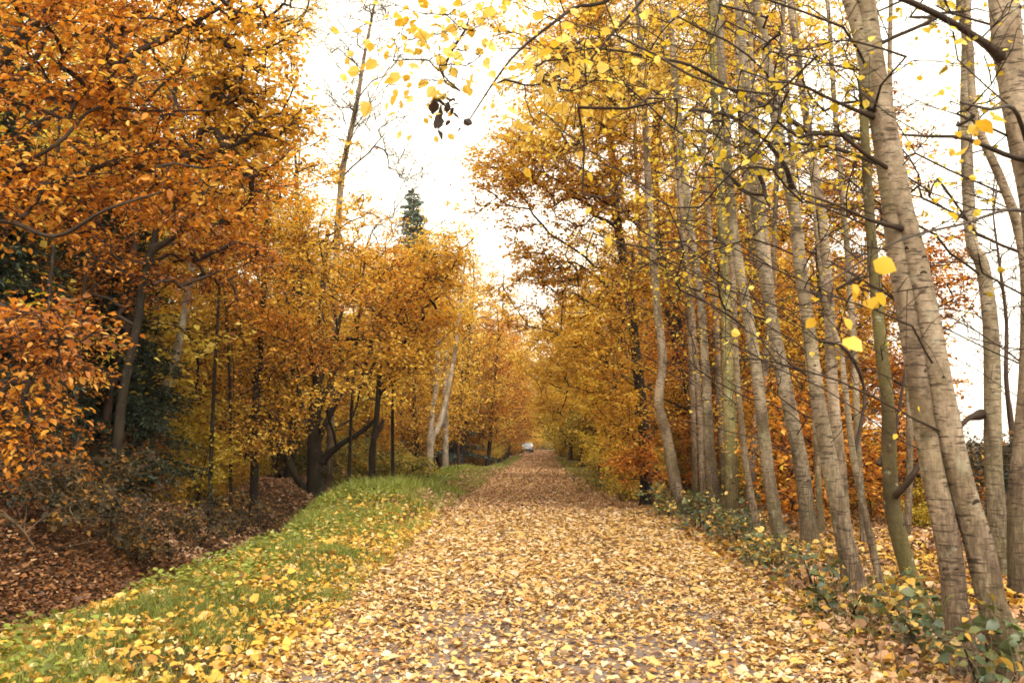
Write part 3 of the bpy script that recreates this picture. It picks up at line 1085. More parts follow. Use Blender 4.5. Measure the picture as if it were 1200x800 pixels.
# the big leaning pair on the right
alder([(1133, 800, 32), (1128, 760, 32), (1121, 721, 33), (1112, 640, 34), (1092, 545, 33), (1078, 460, 31), (1066, 381, 30), (1052, 300, 28), (1042, 220, 26), (1028, 130, 25), (1010, 50, 22), (995, 0, 20), (975, -60, 18)],
      'stout rough trunk leaning left, the left one of the fused pair', knots=34, slim=.84, nside=18,
      extra=[[(1030, 140, 5, 6.8), (1000, 128, 4.5, 6.6), (968, 114, 4, 6.4), (937, 99, 3, 6.2), (900, 96, 2.2, 6)]])
alder([(1194, 800, 42), (1180, 750, 40), (1164, 712, 38), (1148, 640, 38), (1124, 560, 37), (1105, 470, 36), (1089, 381, 35), (1072, 300, 33), (1059, 250, 31), (1045, 180, 29), (1028, 90, 27), (1015, 0, 25), (1002, -70, 22)],
      'stoutest rough trunk leaning left, the right one of the fused pair, brambles at its foot', knots=36, slim=.82, nside=26,
      extra=[[(1004, -60, 9, 6.5), (900, -110, 7, 6.6), (800, -60, 6, 6.6), (714, 0, 5, 6.6), (676, 8, 4.6, 6.6), (650, 26, 4.2, 6.5), (612, 56, 3.6, 6.5), (586, 86, 3, 6.4), (549, 142, 1.6, 6.3)],
             [(800, -60, 5, 6.6), (745, 10, 3.6, 6.5), (700, 60, 3, 6.4), (668, 105, 2, 6.3)],
             [(1065, 270, 6, 6.5), (1020, 258, 4, 6.2), (980, 240, 3, 5.9), (935, 225, 2, 5.6)]],
      lobes=[(*px_lobe(520, 65, 70, 70, 6.4, .5, 34), (dict(bare=.25, lpt=3, twigs=3, leaf='yellow', ls=.07, only=0, tip=.0032, wig=.015, arch=-.05, rexp=.35, asc=-.1))),
             (*px_lobe(640, 90, 80, 60, 6.6, .6, 34), (dict(bare=.35, lpt=3, twigs=3, leaf='yellow', ls=.068, only=0, tip=.0032, wig=.015, arch=-.05, rexp=.35, asc=-.1))),
             (*px_lobe(523, 125, 8, 11, 6.4, .05, 6), dict(leaf='dead', bare=0.0, lpt=4, twigs=3, ls=.065, tl=(.03, .08), only=0, tip=.0025, droop=1.0, flat=0.0)),
             px_lobe(930, 150, 90, 90, 7.0, .8, 26)])
alder([(1182, 690, 25), (1173, 640, 24), (1164, 545, 24), (1162, 400, 21), (1152, 314, 18), (1139, 285, 16), (1134, 210, 16), (1132, 124, 16), (1133, 45, 15), (1126, 0, 14)],
      'wavy grey trunk standing against the sky behind the fused pair', Y=11.5, knots=9, nside=18,
      extra=[[(1150, 485, 8, 11.4), (1135, 490, 6, 11.2), (1122, 503, 5, 11.1)]])
alder([(1196, 705, 26), (1192, 640, 24), (1193, 575, 21), (1204, 450, 18), (1207, 330, 16), (1197, 262, 14), (1179, 210, 13), (1149, 135, 11), (1143, 60, 10), (1140, 0, 9)],
      'grey stem bending in at the right edge behind the overhanging trunk', Y=10.2, knots=6, nside=12)
alder([(1262, 790, 60), (1245, 620, 54), (1232, 420, 48), (1217, 260, 44), (1197, 150, 41), (1184, 75, 40), (1176, 0, 40), (1165, -90, 36)],
      'thick pale trunk cut by the right edge of the view with a heavy dark branch', Y=7.0, knots=12, nside=22,
      extra=[[(1182, 76, 14, 7), (1160, 55, 11, 6.9), (1125, 32, 9, 6.8), (1080, 8, 8, 6.7), (1030, -12, 6, 6.6), (960, -50, 4, 6.5)],
             [(1215, 190, 7, 7), (1180, 182, 6, 6.7), (1130, 162, 5, 6.3), (1090, 160, 4, 6), (1058, 158, 3, 5.8)],
             [(1217, 250, 6, 7), (1180, 246, 4, 6.2), (1130, 262, 3.4, 5.2), (1085, 272, 3, 4.6), (1040, 288, 2.6, 4.2), (987, 321, 2.2, 4.1), (961, 338, 2, 4.0)],
             [(1213, 200, 6, 7), (1190, 130, 5, 6), (1160, 128, 4, 5.2), (1125, 120, 3, 4.7)]],
      lobes=[(*px_lobe(1000, 330, 38, 16, 4.1, .08, 5), (dict(bare=0.0, lpt=2, twigs=2, leaf='yellow', ls=.066, only=2, droop=1.2, flat=0.0, tl=(.05, .12), kind='full', tmean=.2))),
             (*px_lobe(1130, 140, 35, 18, 4.8, .1, 6), (dict(bare=0.0, lpt=2, twigs=1, flat=0.0, leaf='yellow', ls=.066, only=3, droop=1.0, tl=(.05, .12), kind='full', tmean=.2))),
             (*px_lobe(1120, 255, 40, 14, 5.0, .1, 3), (dict(bare=0.0, lpt=1, twigs=1, leaf='yellow', ls=.066, only=2, droop=1.0, tl=(.05, .1), kind='full', tmean=.2)))])

for pts, Y, lab in [
        ([(815, 600, 7), (812, 480, 6.5), (806, 350, 6), (790, 200, 5), (778, 60, 4)], 25, 'slender pale stem behind the left of the tight trunk cluster'),
        ([(848, 598, 8), (843, 480, 7), (838, 360, 7), (826, 200, 6), (818, 60, 5)], 26, 'slender pale stem seen between the cluster and its green stained trunk'),
        ([(905, 596, 8), (898, 480, 7), (884, 340, 7), (872, 180, 6), (862, 40, 5)], 23, 'slender grey stem behind the first larger trunk'),
        ([(930, 612, 9), (921, 500, 8), (908, 380, 7.5), (893, 230, 7), (880, 60, 6)], 19, 'slender pale stem between the two larger trunks leaning left'),
        ([(962, 622, 8), (956, 520, 7.5), (948, 400, 7), (930, 240, 6), (916, 60, 5)], 17, 'slender stem behind the set back leaning trunk'),
        ([(1014, 640, 9), (1006, 540, 8), (1000, 420, 8), (990, 280, 7), (975, 120, 6), (968, 20, 5)], 15, 'slender pale stem just left of the olive trunk, set back'),
        ([(1062, 640, 9), (1066, 540, 8), (1062, 420, 7.5), (1050, 260, 7), (1042, 100, 6)], 15.5, 'slender grey stem between the olive trunk and the fused pair'),
        ([(770, 588, 7), (764, 500, 6), (757, 400, 6), (748, 260, 5), (742, 120, 4)], 30, 'slender pale stem behind the slim kinked trunk')]:
    alder(pts, lab, Y=Y, knots=5, nside=10, slim=.95)

# ------------------------------------------------------------------ right: the copper and golden trees behind the row
def rtree(label, base, trunk, lobes, Y, name='beech_tree', cat='tree', group='copper and golden beeches behind the trunk row', ztop=None, **kw):
    p, r = px_line(trunk, Y)
    p[0][2] = gz(p[0][0], p[0][1]) if base else p[0][2]
    if ztop:
        p, r = extend(p, r, ztop)
    return tree(name, label, cat, [(p, r)], lobes, group, **kw)


BE = dict(leaf='gold', bark='dark', twig='twig_dark', twigs=6, lpt=8, tl=(.25, .55), ls=.085, lw=.62, flat=.75, asc=.62, arch=.1, attach=1.0, tip=.0068, rexp=.41, tmean=.52, tsd=.3, wig=.028, seg=.45)
rtree('dark stemmed beech spreading golden and copper branches out over the track', True,
      [(758, 590, 15), (754, 500, 13), (746, 420, 12), (735, 330, 11), (722, 250, 10), (715, 150, 9), (705, 50, 9), (700, -60, 7)],
      [(*px_lobe(690, 150, 130, 100, 23.5, 2.0, 300), dict(leaf='gold', tmean=.65)), px_lobe(690, 200, 130, 100, 24.5, 2.2, 240), px_lobe(600, 210, 60, 90, 24.5, 1.5, 70), (*px_lobe(640, 330, 70, 70, 25, 1.8, 130), dict(leaf='gold', tmean=.4)), px_lobe(700, 400, 60, 60, 24, 1.5, 90), px_lobe(735, 470, 45, 50, 24, 1.2, 60), (*px_lobe(750, 540, 40, 30, 24, .9, 46), dict(leaf='orange', attach=.5)), px_lobe(740, 330, 60, 70, 23.5, 1.2, 80),
       (*px_lobe(680, 20, 120, 90, 24, 2.2, 260), dict(leaf='gold', tmean=.6)), px_lobe(750, -120, 120, 100, 24, 2.5, 60)], 25, ztop=13, **BE)
rtree('dark beech leaning left behind the slim kinked trunk, copper leaved', True,
      [(832, 560, 18), (815, 480, 17), (793, 390, 16), (775, 320, 14), (765, 240, 13), (770, 150, 12), (775, 50, 10)],
      [px_lobe(800, 330, 80, 110, 28, 2, 130), px_lobe(760, 450, 80, 70, 27, 1.8, 100), (*px_lobe(820, 150, 110, 120, 28, 2.2, 230), dict(leaf='gold', tmean=.5)), (*px_lobe(850, 20, 120, 90, 28, 2.5, 170), dict(leaf='gold', tmean=.6))], 28, ztop=13, **{**BE, 'leaf': 'orange', 'tmean': .45})
rtree('low golden beech with a rough grey stem where the bank narrows', True,
      [(707, 556, 13), (709, 520, 12), (711, 470, 11), (713, 430, 10), (718, 380, 8), (720, 320, 7)],
      [px_lobe(680, 400, 70, 60, 42, 2.2, 130), px_lobe(640, 420, 40, 50, 43, 2, 70), px_lobe(720, 330, 60, 80, 42, 2.4, 120), px_lobe(640, 470, 35, 30, 46, 1.5, 50)], 43,
      **{**BE, 'leaf': 'yellow', 'bark': 'brown', 'ls': .12, 'tmean': .3, 'twigs': 6})
rtree('copper beech glowing between the right hand trunks in front of the mesh fence', True,
      [(955, 600, 12), (960, 500, 11), (965, 400, 10), (960, 300, 9), (955, 200, 7)],
      [px_lobe(960, 420, 70, 80, 21, 1.5, 130), px_lobe(1020, 400, 60, 90, 21, 1.5, 120), px_lobe(900, 380, 60, 90, 22, 1.5, 110), px_lobe(970, 250, 90, 90, 22, 1.5, 130), px_lobe(900, 500, 60, 50, 22, 1.2, 60)], 21.5, ztop=8,
      **{**BE, 'tmean': .45})
rtree('orange beech seen beyond the fused pair against the pale sky', True,
      [(1085, 590, 10), (1090, 500, 9), (1092, 420, 7), (1087, 340, 4), (1084, 290, 2)],
      [px_lobe(1085, 330, 50, 90, 20, 1.3, 100), px_lobe(1060, 450, 60, 50, 20, 1.2, 90), px_lobe(1030, 200, 70, 90, 21, 1.5, 70)], 20.5,
      **{**BE, 'leaf': 'orange', 'tmean': .45, 'lpt': 7})
rtree('tall yellow leaved beech rising behind the middle of the trunk row', True,
      [(880, 560, 14), (885, 450, 13), (882, 300, 11), (870, 150, 10), (865, 0, 8)],
      [px_lobe(900, 60, 130, 100, 30, 2.5, 170), px_lobe(870, 250, 90, 120, 30, 2.4, 140), px_lobe(770, 60, 100, 90, 31, 2.4, 120), px_lobe(900, 430, 60, 70, 30, 2, 60)], 31, ztop=14,
      **{**BE, 'leaf': 'gold', 'tmean': .6, 'ls': .1})

def shrub(name, label, cat, x, y, rx, ry, hgt, n, leaf, group=None, z0=None, stems=5, **kw):
    z = gz(x, y) if z0 is None else z0
    st = []
    for i in range(stems):
        a = rng.uniform(0, 6.28)
        p0 = np.array([x + .15 * rx * math.cos(a), y + .15 * ry * math.sin(a), z - .05])
        p1 = p0 + np.array([.35 * rx * math.cos(a), .35 * ry * math.sin(a), hgt * rng.uniform(.4, .8)])
        mid = (p0 + p1) / 2 + np.array([0, 0, .08 * hgt])
        st.append((np.array([p0, mid, p1]), np.array([.013, .01, .006])))
    kk = dict(attach=.05, flat=.4, arch=.3, asc=.5, tip=.0025, twigs=5, lpt=6, tl=(.12, .3), ls=.06, lw=.75, wig=.1, seg=.2, leaf=leaf, twig='twig_tan', bark='dark', tsd=.28)
    kk.update(kw)
    lobes = [(np.array([x, y, z + hgt * .5]), np.array([rx, ry, hgt * .5]), n)]
    # push foliage that would fall under the ground up to its surface
    return tree(name, label, cat, st, lobes, group, loc=(x, y, z), crown='foliage', stemname='stems', flare=False, **kk)


shrub('spindle_shrub', 'bright lime yellow shrub arching over the right edge of the track', 'shrub', 2.6, 32, 1.6, 2.4, 4.4, 420, 'lime', tmean=.85, tsd=.2, ls=.1, flat=.6)
shrub('spindle_shrub', 'smaller golden green shrub under the lime yellow one', 'shrub', 2.75, 27.5, .9, 1.6, 1.7, 150, 'lime', tmean=.75, ls=.08)
for i, (px, Y, rx, h, lab) in enumerate([
        (775, 21.5, .7, .75, 'dark green bramble at the foot of the slim kinked trunk'),
        (822, 18.5, .7, .7, 'dark green bramble before the tight trunk cluster'),
        (872, 16.0, .6, .55, 'low dark bramble in front of the thin leaning stem'),
        (905, 13.0, .5, .45, 'sparse green bramble at the foot of the first larger trunk'),
        (955, 11.0, .5, .5, 'bramble patch left of the deeply fissured trunk'),
        (985, 9.2, .45, .35, 'scrubby bramble with yellow leaves in front of the deeply fissured trunk'),
        (1035, 9.0, .4, .4, 'bramble between the thin curving stem and the olive trunk'),
        (1085, 7.9, .4, .35, 'yellowing bramble in front of the olive trunk'),
        (1150, 6.5, .42, .52, 'glossy green bramble covering the foot of the stout fused pair'),
        (735, 27, .8, .9, 'olive green bramble behind the slim kinked trunk'),
        (845, 22, .7, .8, 'bramble thicket behind the tight trunk cluster'),
        (700, 32, .9, 1.0, 'yellowish bramble below the lime shrub')]):
    p = at(px, 600, Y)
    near = Y < 12
    shrub('bramble', lab, 'bramble', p[0], Y, rx, rx, h, int(12 if near else 26), 'bramble' if Y < 25 else 'shrub', 'brambles along the right bank', stems=4,
          kind='full' if near else 'hex', ls=.075 if near else .07, lpt=4 if near else 6, tmean=.52 if i % 3 else .72, bare=.1, twigs=4)

# ------------------------------------------------------------------ left wood, trees one can tell apart
LG = 'trees along the ditch on the left'


def ltree(label, trunk, lobes, Y=None, group=LG, name='beech_tree', extra=(), ztop=None, more=(), **kw):
    b = ray_ground(trunk[0][0], trunk[0][1])
    YY = b[1] if Y is None else Y
    p, r = px_line(trunk, YY)
    r = r * .74
    p[0][2] = gz(p[0][0], p[0][1]) - .05
    if ztop:
        p, r = extend(p, r, ztop)
    st = [(p, r)]
    for m in more:
        q_, r_ = px_line(m, YY)
        st.append((q_, r_ * .74))
    ex = []
    for e in extra:
        ex.append(limb_line(e, YY))
    return tree(name, label, 'tree', st, lobes, group, extra=ex, **kw)


OAK = dict(leaf='orange', bark='dark', twig='twig_dark', twigs=4, lpt=6, tl=(.2, .5), ls=.085, lw=.58, flat=.55, asc=.45, arch=.15, attach=1.0, tip=.0085, tmean=.40, tsd=.3, wig=.07, seg=.4, kind='hex')
ltree('big rust leaved oak leaning in from the left edge with long dark limbs',
      [(-175, 640, 50), (-130, 480, 42), (-85, 300, 34), (-45, 150, 28), (10, 60, 22), (64, 0, 16), (110, -80, 12), (135, -180, 8)],
      [px_lobe(110, 110, 150, 130, 12.3, 1.6, 190), (*px_lobe(265, 110, 95, 125, 13.2, 1.5, 230), dict(leaf='gold', tmean=.3)), px_lobe(20, 230, 100, 60, 12, 1.2, 120), px_lobe(210, 225, 140, 50, 12.8, 1.3, 85), px_lobe(150, -20, 170, 70, 12.5, 1.6, 120),
       (*px_lobe(45, 400, 85, 45, 9.6, .7, 56), dict(lpt=6, ls=.075, leaf='rust', tmean=.36)), (*px_lobe(20, 480, 60, 50, 9.8, .6, 34), dict(lpt=6, ls=.07)), px_lobe(-80, -40, 120, 120, 12, 2, 90)], Y=12, name='oak_tree',
      extra=[[(-60, 200, 12, 12), (0, 176, 10, 12), (49, 144, 9, 12), (94, 109, 8.5, 12.3), (157, 64, 7.5, 12.5), (195, 45, 7, 12.6), (270, 0, 5, 12.8), (330, -60, 3, 13)],
             [(-90, 290, 8, 12), (0, 259, 6, 11.5), (64, 277, 5, 11.2), (124, 246, 4, 11), (190, 225, 2.5, 11)],
             [(-75, 230, 8, 12), (0, 203, 6, 11.8), (66, 170, 5, 11.6), (110, 128, 4, 12), (175, 130, 3, 12.4), (250, 130, 2, 12.8)],
             [(-95, 330, 9, 12), (-30, 340, 7, 11), (20, 370, 5, 10.2), (60, 395, 3, 9.6), (90, 400, 2, 9.5)],
             [(-20, 118, 8, 12), (40, 72, 7, 12.2), (52, 28, 6, 12.4), (30, -20, 4, 12.5)]], ztop=12, **OAK)
ltree('dark forked trunk leaning right over the ditch, orange leaved',
      [(133, 606, 17), (138, 520, 16), (142, 475, 15), (150, 430, 14), (161, 381, 14), (169, 325, 13), (184, 269, 12), (196, 200, 9), (205, 120, 7)],
      [px_lobe(200, 250, 110, 70, 20, 1.5, 130), px_lobe(110, 330, 90, 60, 20, 1.4, 90), px_lobe(260, 310, 80, 60, 20.5, 1.4, 100), px_lobe(200, 130, 110, 90, 20.5, 1.6, 120), px_lobe(60, 440, 60, 50, 19, 1.2, 50)],
      extra=[[(178, 292, 9, 20.5), (200, 280, 8, 20.4), (225, 250, 7, 20.2), (262, 200, 5, 20), (290, 150, 3, 20)]], ztop=9, **{**OAK, 'leaf': 'orange', 'kind': 'quad', 'ls': .09, 'lpt': 8})
ltree('brown ivy-rough trunk standing against the dark forked one',
      [(118, 608, 18), (122, 540, 16), (127, 475, 14), (140, 420, 13), (150, 374, 12), (159, 269, 11), (166, 150, 9), (170, 40, 7)],
      [px_lobe(165, 60, 110, 90, 22, 1.8, 120), (*px_lobe(335, 20, 55, 80, 22, 1.5, 110), dict(leaf='yellow', tmean=.3, ls=.07)), (*px_lobe(290, 180, 60, 60, 22, 1.4, 60), dict(leaf='gold')), px_lobe(130, 200, 80, 70, 22, 1.6, 80)], Y=21.5, bark='brown', ztop=11, **{k: v for k, v in {**OAK, 'leaf': 'gold', 'kind': 'quad', 'ls': .09}.items() if k != 'bark'})
BI = dict(leaf='yellow', bark='birch', twig='twig_dark', twigs=5, lpt=6, tl=(.25, .6), ls=.07, lw=.8, flat=.3, droop=.9, asc=.9, arch=.25, attach=2.5, tip=.0035, tmean=.35, tsd=.26, wig=.07, seg=.45, rexp=.42, knots=8)
for pts, Y, lab in [
        ([(246, 575, 7), (250, 470, 6), (256, 360, 5), (262, 230, 4), (268, 120, 3)], 24, 'slender dark stem between the leaning black footed birch and the dark narrow trunk'),
        ([(272, 572, 6), (270, 480, 5), (266, 380, 5), (258, 260, 4)], 25, 'slender dark stem tight left of the dark narrow trunk'),
        ([(408, 568, 6), (412, 480, 5), (420, 380, 4.5), (428, 300, 3)], 28, 'slender dark stem between the many branched beech and the crooked dark tree'),
        ([(462, 556, 6), (460, 470, 5), (464, 380, 4), (468, 300, 3)], 33, 'slender dark stem just right of the crooked dark tree'),
        ([(92, 610, 8), (88, 500, 7), (92, 400, 6), (104, 280, 5), (112, 150, 4)], 19, 'slender dark stem left of the brown ivy-rough trunk'),
        ([(52, 620, 9), (58, 500, 8), (56, 380, 7), (66, 250, 6), (70, 120, 4)], 18, 'slender dark stem nearest the left edge of the view')]:
    ltree(lab, pts, [px_lobe(pts[-1][0], pts[-1][1] + 30, 45, 60, Y, 1.0, 26), px_lobe(pts[2][0], pts[2][1], 40, 50, Y, 1.0, 14)], Y, group='slender dark stems in the left wood', **{**OAK, 'leaf': 'gold', 'kind': 'quad', 'lpt': 4, 'bare': .3, 'tip': .004})
BG_ = 'pale birches in the left wood'


def birch(label, trunk, Y, top=12.5, dens=70, grp=BG_, **kw):
    p, r = px_line(trunk, Y)
    p[0][2] = gz(p[0][0], p[0][1]) - .05
    p, r = extend(p, r, top)
    t = p[-1]
    kk = {**BI, **kw}
    return tree('birch_tree', label, 'birch', [(p, r)], [(t + np.array([0, 0, -1.6]), np.array([1.7, 1.7, 3.0]), dens), (p[len(p) // 2] + np.array([0, 0, 1]), np.array([1.3, 1.3, 1.6]), dens // 3)], grp, **kk)


birch('white birch hidden behind the brown trunk beside the dark forked one', [(150, 590, 9), (145, 520, 9), (142, 456, 9), (144, 400, 9), (138, 340, 9), (143, 269, 8), (146, 150, 7), (146, 60, 6)], 24)
birch('leaning white birch, black at its foot, between the two thinner pale stems', [(188, 575, 15), (189, 512, 14), (195, 460, 13), (206, 420, 11), (212, 390, 10), (221, 336, 9), (232, 250, 8), (240, 130, 6)], 25)
birch('thin pale birch just left of the leaning black footed one', [(163, 568, 8), (170, 512, 8), (177, 460, 7), (182, 400, 6), (184, 355, 6), (190, 250, 5), (194, 120, 4)], 26)
ltree('dark narrow trunk behind yellow maple leaves, left of the many branched beech',
      [(298, 572, 14), (300, 475, 12), (304, 419, 11), (311, 306, 9), (314, 220, 7)],
      [px_lobe(300, 330, 80, 90, 26, 1.8, 160), px_lobe(250, 400, 70, 60, 26, 1.6, 90), px_lobe(320, 260, 60, 50, 27, 1.6, 60), px_lobe(250, 480, 50, 40, 26, 1.4, 50), px_lobe(285, 510, 40, 35, 25.5, 1.1, 44)], 26.5, **{**OAK, 'leaf': 'gold', 'kind': 'quad', 'ls': .095, 'tmean': .5, 'lpt': 6, 'attach': .8})
ltree('many branched golden beech with a flared dark base, fanning out over the ditch',
      [(370, 582, 30), (369, 545, 24), (368, 500, 20), (371, 450, 16), (375, 390, 12), (379, 330, 9), (384, 270, 6)],
      [px_lobe(400, 360, 120, 85, 25.5, 2.3, 230), (*px_lobe(460, 340, 80, 60, 25, 1.8, 150), dict(leaf='orange', tmean=.6)), (*px_lobe(340, 400, 80, 80, 25.5, 2, 130), dict(leaf='orange', tmean=.5)), px_lobe(400, 265, 75, 40, 26, 1.8, 70), px_lobe(525, 305, 40, 25, 24, 1.2, 30), px_lobe(340, 270, 50, 40, 26, 1.4, 50), px_lobe(420, 460, 70, 30, 24.5, 1.3, 30), px_lobe(330, 470, 50, 40, 25, 1.2, 26), px_lobe(325, 510, 40, 25, 25, 1.0, 14), px_lobe(460, 420, 60, 40, 24.5, 1.5, 60), px_lobe(510, 310, 50, 40, 24.5, 1.5, 60)], None,
      more=[[(362, 580, 12), (345, 555, 11), (334, 525, 10), (322, 498, 8), (305, 470, 5), (290, 430, 3)],
            [(378, 540, 11), (400, 520, 9), (420, 508, 8), (440, 490, 6), (446, 462, 4), (470, 440, 3)],
            [(371, 520, 11), (385, 490, 10), (405, 450, 8), (430, 410, 6), (470, 360, 5), (520, 310, 3), (555, 280, 2)],
            [(372, 480, 10), (395, 435, 8), (420, 400, 7), (460, 350, 5), (500, 300, 3)],
            [(366, 510, 10), (352, 470, 8), (348, 420, 6), (338, 360, 5), (330, 300, 3)],
            [(373, 450, 9), (392, 400, 7), (405, 340, 5), (415, 280, 3)]],
      **{**BE, 'leaf': 'gold', 'tmean': .42, 'ls': .09, 'asc': .7, 'lpt': 5, 'twigs': 5, 'attach': .7, 'tip': .006}, parts_for_stems=True)
ltree('slender crooked dark tree on the ditch bank right of the many branched beech',
      [(437, 570, 13), (436, 540, 11), (438, 514, 10), (441, 492, 9), (444, 450, 8), (446, 390, 7), (450, 330, 5), (452, 290, 3)],
      [px_lobe(460, 390, 60, 60, 30, 1.8, 110), px_lobe(450, 320, 50, 50, 30, 1.6, 90), px_lobe(500, 390, 45, 50, 30, 1.6, 70)], 30,
      extra=[[(438, 512, 6, 30), (446, 500, 5, 30), (450, 490, 4, 30)]], **{**BE, 'leaf': 'gold', 'tmean': .35, 'ls': .1})
birch('short white birch leaning right at a sharp angle above the ditch', [(503, 535, 8), (505, 522, 8), (513, 503, 7), (520, 480, 7), (524, 462, 6), (532, 420, 5), (540, 360, 4)], 44, 9.5, 60, tmean=.4, ls=.1)
birch('white birch leaning a little right behind the sharply leaning one', [(500, 536, 8), (504, 515, 7), (508, 478, 6), (511, 454, 6), (514, 400, 5), (518, 340, 4)], 45, 10.5, 60, tmean=.3, ls=.1)
birch('upright pale birch just right of the two leaning ones', [(522, 534, 8), (522, 510, 7), (522, 460, 7), (523, 400, 6), (524, 340, 5)], 47, 11.5, 70, tmean=.3, ls=.1)
birch('upright grey birch between the crooked dark tree and the leaning birches, left of two', [(469, 532, 7), (470, 490, 6), (471, 440, 6), (473, 380, 5)], 48, 10, 60, tmean=.3, ls=.1)
birch('upright grey birch between the crooked dark tree and the leaning birches, right of two', [(487, 532, 7), (487, 490, 6), (488, 440, 6), (488, 380, 5)], 50, 11, 60, tmean=.2, ls=.1)
# tall bare birch against the sky
p, r = px_line([(385, 560, 8), (390, 420, 8), (394, 300, 7.5), (401, 205, 7), (412, 150, 6.5), (420, 110, 5), (428, 60, 4), (440, 0, 2.6), (452, -60, 1.5)], 34)
p[0][2] = gz(p[0][0], p[0][1])
tree('birch_tree', 'tall nearly leafless birch standing out against the white sky', 'birch', [(p, r)],
     [px_lobe(430, 100, 70, 90, 34, 2.2, 90), px_lobe(460, 170, 70, 70, 34, 2, 70), px_lobe(400, 60, 40, 80, 34, 1.6, 40), px_lobe(445, 20, 50, 60, 34, 1.6, 50), px_lobe(470, 270, 90, 60, 34, 2, 40)], None,
     **{**BI, 'bark': 'alder', 'lpt': 1, 'bare': .8, 'asc': 1.1, 'wz': 1.0, 'arch': .12, 'wig': .008, 'twup': .5, 'attach': 6, 'leaf': 'rust', 'tip': .0085, 'rexp': .3, 'tl': (.6, 1.4), 'droop': .3})

